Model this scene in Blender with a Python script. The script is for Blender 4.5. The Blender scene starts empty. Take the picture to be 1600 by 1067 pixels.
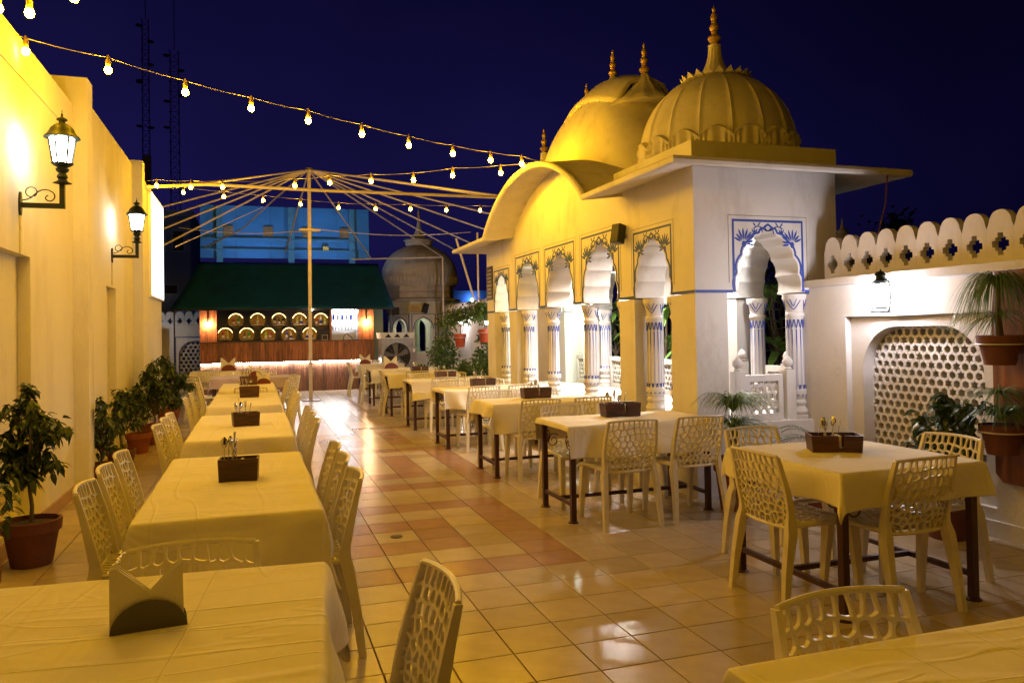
import bpy, bmesh, math, random
import numpy as np
from mathutils import Vector, Matrix, noise
from mathutils.geometry import tessellate_polygon

R = math.radians
rng = random.Random(7)
sc = bpy.context.scene
col = sc.collection

# ------------------------------------------------------------------ camera
YAW, PITCH, ROLL, EYE = .3205, .0182, -.017, 1.5
fw = Vector((math.sin(YAW)*math.cos(PITCH), math.cos(YAW)*math.cos(PITCH), math.sin(PITCH)))
r0 = Vector((math.cos(YAW), -math.sin(YAW), 0)); u0 = r0.cross(fw)
rr = r0*math.cos(ROLL) + u0*math.sin(ROLL); uu = u0*math.cos(ROLL) - r0*math.sin(ROLL)
cam_d = bpy.data.cameras.new('camera'); cam = bpy.data.objects.new('camera', cam_d); col.objects.link(cam)
m = Matrix((rr, uu, -fw)).transposed().to_4x4(); m.translation = (0, 0, EYE)
cam.matrix_world = m
cam_d.sensor_width = 36; cam_d.lens = 36*1211.4/1600; cam_d.shift_y = -37.4/1600
cam_d.clip_start = .05; cam_d.clip_end = 3000
sc.camera = cam

# ------------------------------------------------------------------ night sky (sun well below the horizon)
world = bpy.data.worlds.new('World'); sc.world = world; world.use_nodes = True
wn, wl = world.node_tree.nodes, world.node_tree.links
for n in list(wn): wn.remove(n)
sky = wn.new('ShaderNodeTexSky'); sky.sky_type = 'NISHITA'; sky.sun_disc = False
sky.sun_elevation = R(-4.5); sky.sun_rotation = R(-12); sky.air_density = 1.6; sky.ozone_density = 4.0; sky.dust_density = .4
tint = wn.new('ShaderNodeMix'); tint.data_type = 'RGBA'; tint.blend_type = 'MULTIPLY'; tint.inputs[0].default_value = 1
tint.inputs[7].default_value = (.62, .50, 4.4, 1)
bg = wn.new('ShaderNodeBackground'); bg.inputs[1].default_value = .58
wo = wn.new('ShaderNodeOutputWorld')
bw = wn.new('ShaderNodeRGBToBW'); wl.new(sky.outputs[0], bw.inputs[0]); wl.new(bw.outputs[0], tint.inputs[6]); 
stc = wn.new('ShaderNodeTexCoord'); snz = wn.new('ShaderNodeTexNoise'); snz.inputs['Scale'].default_value = 2.2; snz.inputs['Detail'].default_value = 5
smr = wn.new('ShaderNodeMapRange'); smr.inputs[1].default_value = .3; smr.inputs[2].default_value = .7; smr.inputs[3].default_value = .72; smr.inputs[4].default_value = 1.25
smx = wn.new('ShaderNodeVectorMath'); smx.operation = 'SCALE'          # thin uneven cloud
wl.new(stc.outputs['Generated'], snz.inputs['Vector']); wl.new(snz.outputs[0], smr.inputs[0]); wl.new(tint.outputs[2], smx.inputs[0]); wl.new(smr.outputs[0], smx.inputs['Scale'])
wl.new(smx.outputs[0], bg.inputs[0]); wl.new(bg.outputs[0], wo.inputs[0])

sc.view_settings.view_transform = 'Standard'; sc.view_settings.look = 'None'
sc.view_settings.exposure = 0; sc.view_settings.gamma = 1; sc.view_settings.use_curve_mapping = False
sc.render.engine = 'CYCLES'
cy = sc.cycles
cy.use_denoising = True
cy.max_bounces = 6; cy.diffuse_bounces = 3; cy.glossy_bounces = 3; cy.transmission_bounces = 4
cy.sample_clamp_indirect = 2.5; cy.sample_clamp_direct = 0; cy.use_light_tree = True
cy.caustics_reflective = False; cy.caustics_refractive = False; cy.blur_glossy = .5

# lamp levels
WARM = (1, .50, .006)
BULB, WALLLAMP, LANTERN, INNER, LED, SCREEN = 900, 52, 185, 420, 120, 3.0

# ------------------------------------------------------------------ materials
def mat(name, color, rough=.6, metal=0, var=.12, scale=6, bump=.0, bscale=40, spec=.5, vec='Object', coat=0, sub=0):
    m = bpy.data.materials.new(name); m.use_nodes = True
    n, l = m.node_tree.nodes, m.node_tree.links; b = n['Principled BSDF']
    b.inputs['Roughness'].default_value = rough; b.inputs['Metallic'].default_value = metal
    b.inputs['Specular IOR Level'].default_value = spec
    if coat: b.inputs['Coat Weight'].default_value = coat
    tc = n.new('ShaderNodeTexCoord')
    if var:
        nz = n.new('ShaderNodeTexNoise'); nz.inputs['Scale'].default_value = scale; nz.inputs['Detail'].default_value = 5
        nz.inputs['Roughness'].default_value = .62
        l.new(tc.outputs[vec], nz.inputs['Vector'])
        rp = n.new('ShaderNodeValToRGB'); e = rp.color_ramp.elements
        e[0].position = .3; e[1].position = .72
        e[0].color = (*[c*(1-var) for c in color], 1); e[1].color = (*[min(1, c*(1+var)) for c in color], 1)
        l.new(nz.outputs[0], rp.inputs[0]); l.new(rp.outputs[0], b.inputs['Base Color'])
    else: b.inputs['Base Color'].default_value = (*color, 1)
    if bump:
        nb = n.new('ShaderNodeTexNoise'); nb.inputs['Scale'].default_value = bscale; nb.inputs['Detail'].default_value = 6
        l.new(tc.outputs[vec], nb.inputs['Vector'])
        bp = n.new('ShaderNodeBump'); bp.inputs['Strength'].default_value = bump; bp.inputs['Distance'].default_value = .02
        l.new(nb.outputs[0], bp.inputs['Height']); l.new(bp.outputs[0], b.inputs['Normal'])
    return m

def dirt(m, color, scale=2.5, lo=.55, hi=.75, amount=.6, stretch=(1, 1, 1)):
    """stains with a shape of their own laid over the base colour"""
    n, l = m.node_tree.nodes, m.node_tree.links; b = n['Principled BSDF']
    src = b.inputs['Base Color'].links[0].from_socket if b.inputs['Base Color'].links else None
    tc = n.new('ShaderNodeTexCoord'); mp = n.new('ShaderNodeMapping'); mp.inputs['Scale'].default_value = stretch
    nz = n.new('ShaderNodeTexNoise'); nz.inputs['Scale'].default_value = scale; nz.inputs['Detail'].default_value = 7; nz.inputs['Roughness'].default_value = .68
    l.new(tc.outputs['Object'], mp.inputs[0]); l.new(mp.outputs[0], nz.inputs['Vector'])
    mr = n.new('ShaderNodeMapRange'); mr.inputs[1].default_value = lo; mr.inputs[2].default_value = hi; mr.inputs[4].default_value = amount
    l.new(nz.outputs[0], mr.inputs[0])
    mx = n.new('ShaderNodeMix'); mx.data_type = 'RGBA'; mx.inputs[7].default_value = (*color, 1)
    l.new(mr.outputs[0], mx.inputs[0])
    if src: l.new(src, mx.inputs[6])
    else: mx.inputs[6].default_value = b.inputs['Base Color'].default_value
    l.new(mx.outputs[2], b.inputs['Base Color'])
    return m

def emit(name, color, strength, base=None):
    m = bpy.data.materials.new(name); m.use_nodes = True
    b = m.node_tree.nodes['Principled BSDF']
    b.inputs['Base Color'].default_value = (*(base or (.8, .8, .8)), 1)
    b.inputs['Emission Color'].default_value = (*color, 1); b.inputs['Emission Strength'].default_value = strength
    return m

def wood(name, c1, c2, rough=.5, scale=3., stretch=(12, 12, 1), knots=True):
    m = bpy.data.materials.new(name); m.use_nodes = True
    n, l = m.node_tree.nodes, m.node_tree.links; b = n['Principled BSDF']; b.inputs['Roughness'].default_value = rough
    tc = n.new('ShaderNodeTexCoord'); oi = n.new('ShaderNodeObjectInfo')
    ad = n.new('ShaderNodeVectorMath'); ad.operation = 'ADD'
    ml = n.new('ShaderNodeVectorMath'); ml.operation = 'SCALE'; ml.inputs[0].default_value = (7, 5, 9)
    l.new(oi.outputs['Random'], ml.inputs['Scale']); l.new(tc.outputs['Object'], ad.inputs[0]); l.new(ml.outputs[0], ad.inputs[1])
    mp = n.new('ShaderNodeMapping'); mp.inputs['Scale'].default_value = stretch; l.new(ad.outputs[0], mp.inputs[0])
    nz = n.new('ShaderNodeTexNoise'); nz.inputs['Scale'].default_value = scale; nz.inputs['Detail'].default_value = 8; nz.inputs['Distortion'].default_value = .8
    l.new(mp.outputs[0], nz.inputs['Vector'])
    rp = n.new('ShaderNodeValToRGB'); e = rp.color_ramp.elements; e[0].position = .32; e[1].position = .7
    e[0].color = (*c1, 1); e[1].color = (*c2, 1); l.new(nz.outputs[0], rp.inputs[0])
    hs = n.new('ShaderNodeHueSaturation'); l.new(rp.outputs[0], hs.inputs['Color'])
    mr = n.new('ShaderNodeMapRange'); mr.inputs[3].default_value = .6; mr.inputs[4].default_value = 1.3; l.new(oi.outputs['Random'], mr.inputs[0]); l.new(mr.outputs[0], hs.inputs['Value'])
    l.new(hs.outputs[0], b.inputs['Base Color'])
    bp = n.new('ShaderNodeBump'); bp.inputs['Strength'].default_value = .25; bp.inputs['Distance'].default_value = .01
    l.new(nz.outputs[0], bp.inputs['Height']); l.new(bp.outputs[0], b.inputs['Normal'])
    return m

def leafmat(name, c1, c2, rough=.4):
    m = bpy.data.materials.new(name); m.use_nodes = True
    n, l = m.node_tree.nodes, m.node_tree.links; b = n['Principled BSDF']; b.inputs['Roughness'].default_value = rough
    g = n.new('ShaderNodeNewGeometry'); rp = n.new('ShaderNodeValToRGB'); e = rp.color_ramp.elements
    e[0].color = (*c1, 1); e[1].color = (*c2, 1)
    l.new(g.outputs['Random Per Island'], rp.inputs[0]); l.new(rp.outputs[0], b.inputs['Base Color'])
    tr = n.new('ShaderNodeBsdfTranslucent'); l.new(rp.outputs[0], tr.inputs[0])
    mx = n.new('ShaderNodeMixShader'); mx.inputs[0].default_value = .22
    l.new(b.outputs[0], mx.inputs[1]); l.new(tr.outputs[0], mx.inputs[2]); l.new(mx.outputs[0], n['Material Output'].inputs[0])
    return m

def tilemat(name, color, var=.16):
    m = mat(name, color, rough=.24, var=.09, scale=9, bump=.02, bscale=14, spec=.5)
    n, l = m.node_tree.nodes, m.node_tree.links; b = n['Principled BSDF']
    tc = [x for x in n if x.type == 'TEX_COORD'][0]; oi = n.new('ShaderNodeObjectInfo')
    ge = n.new('ShaderNodeNewGeometry')
    src = b.inputs['Base Color'].links[0].from_socket
    hs = n.new('ShaderNodeHueSaturation'); mr = n.new('ShaderNodeMapRange'); mr.inputs[3].default_value = 1-var; mr.inputs[4].default_value = 1+var
    ad = n.new('ShaderNodeMath'); ad.operation = 'ADD'; fr = n.new('ShaderNodeMath'); fr.operation = 'FRACT'
    l.new(oi.outputs['Random'], ad.inputs[0]); l.new(ge.outputs['Random Per Island'], ad.inputs[1]); l.new(ad.outputs[0], fr.inputs[0])
    l.new(fr.outputs[0], mr.inputs[0]); l.new(mr.outputs[0], hs.inputs['Value']); l.new(src, hs.inputs['Color'])
    # scuffs and grime, in world space so that they run across the joints
    nz = n.new('ShaderNodeTexNoise'); nz.inputs['Scale'].default_value = 1.7; nz.inputs['Detail'].default_value = 6; nz.inputs['Roughness'].default_value = .6
    l.new(ge.outputs['Position'], nz.inputs['Vector'])
    r2 = n.new('ShaderNodeMapRange'); r2.inputs[1].default_value = .5; r2.inputs[2].default_value = .78; r2.inputs[4].default_value = .22
    l.new(nz.outputs[0], r2.inputs[0])
    mx = n.new('ShaderNodeMix'); mx.data_type = 'RGBA'; mx.inputs[7].default_value = (.22, .16, .11, 1)
    l.new(r2.outputs[0], mx.inputs[0]); l.new(hs.outputs[0], mx.inputs[6]); l.new(mx.outputs[2], b.inputs['Base Color'])
    r3 = n.new('ShaderNodeMapRange'); r3.inputs[1].default_value = .3; r3.inputs[2].default_value = .75; r3.inputs[3].default_value = .20; r3.inputs[4].default_value = .27
    l.new(nz.outputs[0], r3.inputs[0]); l.new(r3.outputs[0], b.inputs['Roughness'])
    return m

M = {}
M['plaster'] = dirt(mat('cream_plaster', (.70, .66, .58), .85, var=.05, scale=1.4, bump=.12, bscale=30), (.36, .28, .18), 1.3, .52, .8, .5, (1, 1, .3))
M['white'] = dirt(mat('white_plaster', (.74, .71, .68), .8, var=.05, scale=2, bump=.12, bscale=35), (.34, .29, .23), 2.2, .52, .80, .6, (1, 1, .4))
M['white2'] = dirt(mat('white_wall_plaster', (.72, .69, .66), .8, var=.06, scale=2, bump=.15, bscale=28), (.33, .30, .24), 2.8, .55, .8, .5, (1, 1, .5))
M['dome'] = dirt(mat('dome_plaster', (.68, .63, .57), .8, var=.10, scale=3, bump=.2, bscale=18), (.24, .20, .15), 3.2, .53, .8, .55)
M['stone'] = dirt(mat('grey_stone', (.50, .45, .44), .85, var=.12, scale=4, bump=.2, bscale=22), (.14, .12, .11), 3, .5, .8, .5)
M['gold'] = mat('brass_finial', (.55, .36, .12), .45, .3, var=.15, scale=20)
M['blue'] = mat('blue_paint', (.035, .075, .36), .6, var=.12, scale=30)
M['grey_line'] = mat('pencil_line', (.25, .2, .15), .9, var=0)
M['tile'] = tilemat('cream_floor_tile', (.46, .37, .265))
M['tile_red'] = tilemat('terracotta_floor_tile', (.34, .19, .122), .1)
M['grout'] = mat('dark_grout', (.085, .04, .022), .9, var=.2, scale=20)
M['chair'] = mat('ivory_plastic', (.74, .69, .58), .36, var=.06, scale=5, bump=.03, bscale=60)
def wear(m):
    n, l = m.node_tree.nodes, m.node_tree.links; b = n['Principled BSDF']; src = b.inputs['Base Color'].links[0].from_socket
    oi = n.new('ShaderNodeObjectInfo'); hs = n.new('ShaderNodeHueSaturation'); mr = n.new('ShaderNodeMapRange'); mr.inputs[3].default_value = .84; mr.inputs[4].default_value = 1.08
    l.new(oi.outputs['Random'], mr.inputs[0]); l.new(mr.outputs[0], hs.inputs['Value']); l.new(src, hs.inputs['Color']); l.new(hs.outputs[0], b.inputs['Base Color'])
wear(M['chair']); dirt(M['chair'], (.40, .33, .22), 7, .56, .8, .45)
M['steel'] = mat('maroon_painted_steel', (.055, .018, .016), .42, .2, var=.2, scale=15)
M['tabletop'] = mat('plywood_top', (.35, .22, .12), .6, var=.2)
M['darkwood'] = wood('dark_stained_wood', (.035, .012, .008), (.10, .035, .02), .45, 2.5, (3, 3, 14))
M['plank'] = wood('pine_plank', (.15, .045, .016), (.46, .16, .06), .45, 1.6, (14, 14, 1.6))
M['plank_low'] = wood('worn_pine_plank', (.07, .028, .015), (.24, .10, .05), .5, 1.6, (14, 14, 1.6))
M['board'] = wood('planter_board', (.16, .05, .02), (.36, .13, .05), .5, 1.4, (10, 10, 1.5))
M['cutlery'] = mat('cutlery_steel', (.72, .70, .66), .18, 1, var=.05)
M['paper'] = mat('paper_napkin', (.78, .74, .68), .9, var=.04, scale=8, bump=.05)
M['holder'] = mat('grey_lacquer', (.11, .10, .09), .35, .4, var=.1)
M['holder_red'] = mat('red_brown_lacquer', (.16, .03, .025), .4, .1, var=.15)
M['terracotta'] = mat('terracotta_pot', (.24, .062, .038), .75, var=.18, scale=9, bump=.1)
M['terracotta_old'] = mat('brown_pot', (.14, .045, .03), .8, var=.2, scale=9, bump=.1)
M['redpot'] = mat('red_plastic_pot', (.42, .075, .035), .45, var=.1)
M['soil'] = mat('soil', (.05, .035, .025), .95, var=.3, scale=30, bump=.4)
M['bark'] = mat('bark', (.13, .095, .065), .9, var=.25, scale=25, bump=.3)
M['leaf'] = leafmat('ficus_leaf', (.022, .045, .014), (.06, .095, .025), .33)
M['leaf2'] = leafmat('bush_leaf', (.04, .085, .02), (.13, .20, .045), .45)
M['leaf3'] = leafmat('plumeria_leaf', (.09, .22, .045), (.22, .40, .08), .38)
M['grass'] = leafmat('palm_blade', (.05, .11, .035), (.16, .25, .08), .42)
M['drygrass'] = leafmat('fern_blade', (.05, .06, .03), (.14, .15, .07), .5)
M['dark_tree'] = leafmat('night_tree_leaf', (.010, .014, .012), (.03, .035, .025), .7)
M['iron'] = mat('green_black_iron', (.007, .012, .009), .5, .0, var=.25, scale=18, spec=.3)
M['black'] = mat('black_plastic', (.012, .012, .013), .45, var=.1)
M['socket'] = mat('brass_socket', (.45, .32, .14), .5, .3, var=.1)
M['wire'] = mat('string_wire', (.20, .17, .12), .6, var=.1)
M['pipe'] = mat('painted_pipe', (.62, .55, .52), .45, .2, var=.12, scale=8)
M['awning'] = dirt(mat('green_tarpaulin', (.010, .10, .21), .55, var=.2, scale=2.5, bump=.3, bscale=3), (.01, .02, .03), 1.5, .5, .8, .6)
M['hoarding'] = dirt(mat('blue_sheet', (.025, .20, .60), .6, .1, var=.12, scale=1.2), (.03, .12, .30), 1.8, .5, .8, .5, (1, 1, .4))
M['hoarding_rib'] = mat('blue_steel', (.045, .20, .42), .55, .2, var=.2)
M['vent'] = mat('rusty_vent', (.22, .14, .09), .8, var=.35, scale=8)
M['metal_grey'] = mat('galvanised_sheet', (.28, .26, .26), .45, .6, var=.2, scale=6)
M['metal_dark'] = mat('dark_grille', (.035, .033, .036), .5, .5, var=.2)
M['fan'] = mat('fan_blade', (.30, .29, .30), .4, .4, var=.1)
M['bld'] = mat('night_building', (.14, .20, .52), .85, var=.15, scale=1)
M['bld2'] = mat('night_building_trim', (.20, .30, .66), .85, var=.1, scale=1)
M['mast'] = mat('mast_steel', (.16, .14, .22), .6, .3, var=.1)
M['dish'] = mat('dish_white', (.42, .38, .50), .6, var=.05)
M['spike'] = mat('pale_fence_rod', (.62, .58, .60), .5, .2, var=.12)
M['ground'] = mat('dark_ground', (.03, .03, .032), .95, var=.2, scale=.2)
M['barrel'] = mat('barrel_dark', (.016, .012, .012), .5, var=.2, scale=10)
M['barrel_in'] = mat('barrel_lining', (.55, .36, .12), .7, var=.1, scale=6)
M['navy'] = mat('navy_panel', (.012, .011, .025), .55, var=.2)
M['glassware'] = mat('clear_glassware', (.75, .8, .85), .1, 0, var=0, spec=.8)
M['whiteboard'] = mat('white_laminate', (.80, .81, .84), .4, var=.04)
M['greenwall'] = mat('pale_green_plaster', (.30, .36, .24), .85, var=.1)
M['plaque'] = mat('dark_plaque', (.035, .035, .03), .4, var=.15)
M['plaque_text'] = mat('plaque_lettering', (.42, .36, .18), .5, var=.1)
M['yellowsign'] = mat('yellow_sign', (.55, .38, .09), .6, var=.25, scale=25)
M['drain_metal'] = mat('drain_cover', (.03, .022, .018), .6, .3, var=.2)  # dark metal of the floor drain, its own colour
M['bulb'] = emit('bulb_glow', WARM, BULB)
M['lampglass'] = emit('lamp_glass_glow', (.90, 1, .90), WALLLAMP)
M['lanternglass'] = emit('lantern_glass_glow', (1, .93, 1), LANTERN)
M['inner'] = emit('pavilion_lamp_glow', (.90, 1, .80), INNER)
M['inner_near'] = emit('near_bay_lamp_glow', (1, .97, .95), 750)
M['spot'] = emit('spot_glow', (1, .90, .84), 1700)
M['led'] = emit('led_strip_glow', (1, .96, .92), LED)
M['sconce'] = emit('sconce_glow', (1, .62, .34), 1000)
M['tube'] = emit('tube_glow', (.92, .95, 1), 55)
M['barrel_led'] = emit('barrel_led_glow', (1, .66, .22), 9)
M['wall_led'] = emit('plant_light_glow', (1, .96, 1), 420)
M['kiosk_led'] = emit('kiosk_light_glow', (.92, 1, .72), 160)
M['cool_led'] = emit('cool_floodlight_glow', (.55, .8, 1), 560)
M['bluelamp'] = emit('blue_lamp_glow', (.2, .55, 1), 60)

def screenmat():
    m = bpy.data.materials.new('projected_picture'); m.use_nodes = True
    n, l = m.node_tree.nodes, m.node_tree.links; b = n['Principled BSDF']
    tc = n.new('ShaderNodeTexCoord'); mp = n.new('ShaderNodeMapping'); mp.inputs['Scale'].default_value = (1, 1.6, .7)
    nz = n.new('ShaderNodeTexNoise'); nz.inputs['Scale'].default_value = 1.3; nz.inputs['Detail'].default_value = 2
    l.new(tc.outputs['Object'], mp.inputs[0]); l.new(mp.outputs[0], nz.inputs['Vector'])
    rp = n.new('ShaderNodeValToRGB'); e = rp.color_ramp.elements; e[0].position = .4; e[1].position = .56
    e[0].color = (.30, .24, .48, 1); e[1].color = (.95, .93, 1, 1)
    l.new(nz.outputs[0], rp.inputs[0]); l.new(rp.outputs[0], b.inputs['Emission Color']); b.inputs['Emission Strength'].default_value = SCREEN
    b.inputs['Base Color'].default_value = (.6, .6, .62, 1)
    return m
M['screen'] = screenmat()

def clothmat(name='table_cloth', color=(.80, .75, .64)):
    m = mat(name, color, .85, var=.04, scale=3)
    n, l = m.node_tree.nodes, m.node_tree.links; b = n['Principled BSDF']
    b.inputs['Sheen Weight'].default_value = .15
    tc = [x for x in n if x.type == 'TEX_COORD'][0]; oi = n.new('ShaderNodeObjectInfo')
    ml = n.new('ShaderNodeVectorMath'); ml.operation = 'SCALE'; ml.inputs[0].default_value = (3, 5, 0); l.new(oi.outputs['Random'], ml.inputs['Scale'])
    ad = n.new('ShaderNodeVectorMath'); l.new(tc.outputs['Object'], ad.inputs[0]); l.new(ml.outputs[0], ad.inputs[1])
    hs = []
    for sc_, st, w, crease in ((.9, (.35, 3.2, 1), .36, .016), (1.0, (3.4, .4, 1), .30, .014), (2.3, (.6, 2.4, 1), .25, .02), (2.2, (.8, 1.6, 1), 1.0, 0), (9, (1, 1, 1), .10, 0)):
        mp = n.new('ShaderNodeMapping'); mp.inputs['Scale'].default_value = st; mp.inputs['Rotation'].default_value = (0, 0, .15*sc_)
        nz = n.new('ShaderNodeTexNoise'); nz.inputs['Scale'].default_value = sc_; nz.inputs['Detail'].default_value = 1.5; nz.inputs['Distortion'].default_value = .05
        l.new(ad.outputs[0], mp.inputs[0]); l.new(mp.outputs[0], nz.inputs['Vector'])
        if crease:                                   # a few narrow creases along one level of the noise
            sb = n.new('ShaderNodeMath'); sb.operation = 'SUBTRACT'; sb.inputs[1].default_value = .5; l.new(nz.outputs[0], sb.inputs[0])
            ab = n.new('ShaderNodeMath'); ab.operation = 'ABSOLUTE'; l.new(sb.outputs[0], ab.inputs[0])
            mr = n.new('ShaderNodeMapRange'); mr.interpolation_type = 'SMOOTHSTEP'; mr.inputs[2].default_value = crease; mr.inputs[3].default_value = w*.25; mr.inputs[4].default_value = 0
            l.new(ab.outputs[0], mr.inputs[0]); hs.append(mr)
        else:
            mu = n.new('ShaderNodeMath'); mu.operation = 'MULTIPLY'; mu.inputs[1].default_value = w; l.new(nz.outputs[0], mu.inputs[0]); hs.append(mu)
    s = hs[0]
    for h in hs[1:]:
        a = n.new('ShaderNodeMath'); l.new(s.outputs[0], a.inputs[0]); l.new(h.outputs[0], a.inputs[1]); s = a
    bp = n.new('ShaderNodeBump'); bp.inputs['Strength'].default_value = .8; bp.inputs['Distance'].default_value = .03
    l.new(s.outputs[0], bp.inputs['Height']); l.new(bp.outputs[0], b.inputs['Normal'])
    return m
M['cloth'] = clothmat()
M['cloth_mauve'] = clothmat('mauve_table_cloth', (.46, .38, .50))

# ------------------------------------------------------------------ mesh helpers
ORG = {}
class MB:
    def __init__(self): self.v = []; self.f = []
    def add(self, vs, fs):
        o = len(self.v); self.v += [tuple(p) for p in vs]; self.f += [tuple(i+o for i in f) for f in fs]; return self
    def box(self, x0, y0, z0, x1, y1, z1):
        return self.add([(x0,y0,z0),(x1,y0,z0),(x1,y1,z0),(x0,y1,z0),(x0,y0,z1),(x1,y0,z1),(x1,y1,z1),(x0,y1,z1)],
                        [(0,3,2,1),(4,5,6,7),(0,1,5,4),(1,2,6,5),(2,3,7,6),(3,0,4,7)])
    def hexa(self, a, b):
        """two quads (lists of 4 points) joined into a solid"""
        return self.add(list(a)+list(b), [(0,3,2,1),(4,5,6,7),(0,1,5,4),(1,2,6,5),(2,3,7,6),(3,0,4,7)])
    def tube(self, pts, r, n=8, closed=False, cap=True):
        pts = [Vector(p) for p in pts]; rs = r if isinstance(r, (list, tuple)) else [r]*len(pts)
        vs = []; up = None
        for i, p in enumerate(pts):
            if closed: d = pts[(i+1) % len(pts)] - pts[i-1]
            else: d = pts[min(i+1, len(pts)-1)] - pts[max(i-1, 0)]
            d.normalize()
            if up is None:
                up = Vector((0,0,1)) if abs(d.z) < .9 else Vector((1,0,0))
            s = d.cross(up); s.normalize(); up = s.cross(d); up.normalize()
            for k in range(n):
                a = 2*math.pi*k/n; vs.append(p + (s*math.cos(a) + up*math.sin(a))*rs[i])
        fs = []; L = len(pts)
        for i in range(L if closed else L-1):
            j = (i+1) % L
            for k in range(n): fs.append((i*n+k, i*n+(k+1) % n, j*n+(k+1) % n, j*n+k))
        if cap and not closed: fs += [tuple(range(n))[::-1], tuple(range((L-1)*n, L*n))]
        return self.add(vs, fs)
    def bar(self, p, q, w, h=None):
        p, q = Vector(p), Vector(q); h = h or w; d = (q-p).normalized()
        up = Vector((0,0,1)) if abs(d.z) < .9 else Vector((0,1,0))
        s = d.cross(up).normalized(); u = s.cross(d)
        c = lambda o: [o - s*w/2 - u*h/2, o + s*w/2 - u*h/2, o + s*w/2 + u*h/2, o - s*w/2 + u*h/2]
        return self.hexa(c(p), c(q))
    def lathe(self, prof, n=24, c=(0,0,0), ang=None, ripple=None, sx=1, sy=1, cap=True):
        vs = []
        for r, z in prof:
            for k in range(n):
                a = 2*math.pi*k/n; q = r*(ripple(a, z) if ripple else 1)
                vs.append((c[0]+q*math.cos(a)*sx, c[1]+q*math.sin(a)*sy, c[2]+z))
        fs = []
        for i in range(len(prof)-1):
            for k in range(n): fs.append((i*n+k, i*n+(k+1) % n, (i+1)*n+(k+1) % n, (i+1)*n+k))
        if cap:
            fs += [tuple(range(n))[::-1], tuple(range((len(prof)-1)*n, len(prof)*n))]
        return self.add(vs, fs)
    def plate(self, outer, holes, fn, d0, d1):
        """flat polygon with holes, given depth; fn(a, b, depth) -> point"""
        loops = [list(outer)]+[list(h) for h in holes]
        tri = tessellate_polygon([[Vector((a, b, 0)) for a, b in lp] for lp in loops])
        flat = [p for lp in loops for p in lp]; n = len(flat)
        vs = [fn(a, b, d0) for a, b in flat] + [fn(a, b, d1) for a, b in flat]
        fs = [tuple(t) for t in tri] + [tuple(i+n for i in t[::-1]) for t in tri]
        o = 0
        for lp in loops:
            k = len(lp)
            for i in range(k): j = (i+1) % k; fs.append((o+i, o+j, n+o+j, n+o+i))
            o += k
        return self.add(vs, fs)
    def ribbon(self, pts, w, fn, d0, d1, closed=False):
        """a painted or raised line of width w along 2D points"""
        P = [Vector(p) for p in pts]; L = len(P); a = []; b = []
        for i in range(L):
            if closed: d = P[(i+1) % L]-P[i-1]
            else: d = P[min(i+1, L-1)]-P[max(i-1, 0)]
            if d.length < 1e-9: d = Vector((1, 0))
            d.normalize(); nrm = Vector((-d.y, d.x)); a.append(P[i]+nrm*w/2); b.append(P[i]-nrm*w/2)
        vs = [fn(p.x, p.y, d1) for p in a]+[fn(p.x, p.y, d1) for p in b]+[fn(p.x, p.y, d0) for p in a]+[fn(p.x, p.y, d0) for p in b]
        fs = []
        for i in range(L if closed else L-1):
            j = (i+1) % L
            fs += [(i, j, L+j, L+i), (2*L+i, 2*L+j, j, i), (L+i, L+j, 3*L+j, 3*L+i)]
        return self.add(vs, fs)
    def build(self, name, m, parent=None, smooth=40, world=True, loc=None):
        me = bpy.data.meshes.new(name)
        off = ORG.get(parent.name, Vector()) if (parent and world) else Vector()
        if loc is not None: off = Vector(loc)
        me.from_pydata([(x-off.x, y-off.y, z-off.z) for x, y, z in self.v], [], self.f)
        bm = bmesh.new(); bm.from_mesh(me); bmesh.ops.recalc_face_normals(bm, faces=bm.faces); bm.to_mesh(me); bm.free()
        me.materials.append(M[m] if isinstance(m, str) else m)
        if smooth:
            me.shade_smooth(); me.set_sharp_from_angle(angle=R(smooth))
        return place(name, me, parent, off, loc)

def place(name, me, parent=None, off=Vector(), loc=None):
    o = bpy.data.objects.new(name, me); col.objects.link(o)
    if parent: o.parent = parent
    if loc is not None:
        po = ORG.get(parent.name, Vector()) if parent else Vector()
        o.location = Vector(loc) - po
        ORG[o.name] = Vector(loc)
    else: ORG[o.name] = off
    return o

def tag(o, label, cat, group=None):
    o['label'] = label; o['category'] = cat
    if group: o['group'] = group
    return o
def struct(o): o['kind'] = 'structure'; return o
def thing(name, label, cat, loc=(0,0,0), group=None, rz=0):
    o = bpy.data.objects.new(name, None); col.objects.link(o); o.location = loc; o.rotation_euler.z = rz
    o.empty_display_size = .1; ORG[o.name] = Vector(loc)
    return tag(o, label, cat, group)
def copy_tree(o, parent=None):
    c = o.copy(); col.objects.link(c)
    if parent: c.parent = parent
    for ch in o.children: copy_tree(ch, c)
    return c
def dup(proto, loc, rz, label, group=None):
    c = copy_tree(proto); c.location = loc; c.rotation_euler.z = rz; c['label'] = label
    if group: c['group'] = group
    ORG[c.name] = Vector(loc)
    return c
XZ = lambda y: (lambda a, b, d: (a, y+d, b))      # plane facing -Y
YZ = lambda x: (lambda a, b, d: (x+d, a, b))      # plane facing -X
def circ(cx, cz, r, n=24, a0=0, a1=2*math.pi): return [(cx+r*math.cos(a0+(a1-a0)*k/n), cz+r*math.sin(a0+(a1-a0)*k/n)) for k in range(n)]
def lerp(a, b, t): return a+(b-a)*t
ORD = ['first', 'second', 'third', 'fourth', 'fifth', 'sixth', 'seventh', 'eighth', 'ninth', 'tenth']

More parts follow.
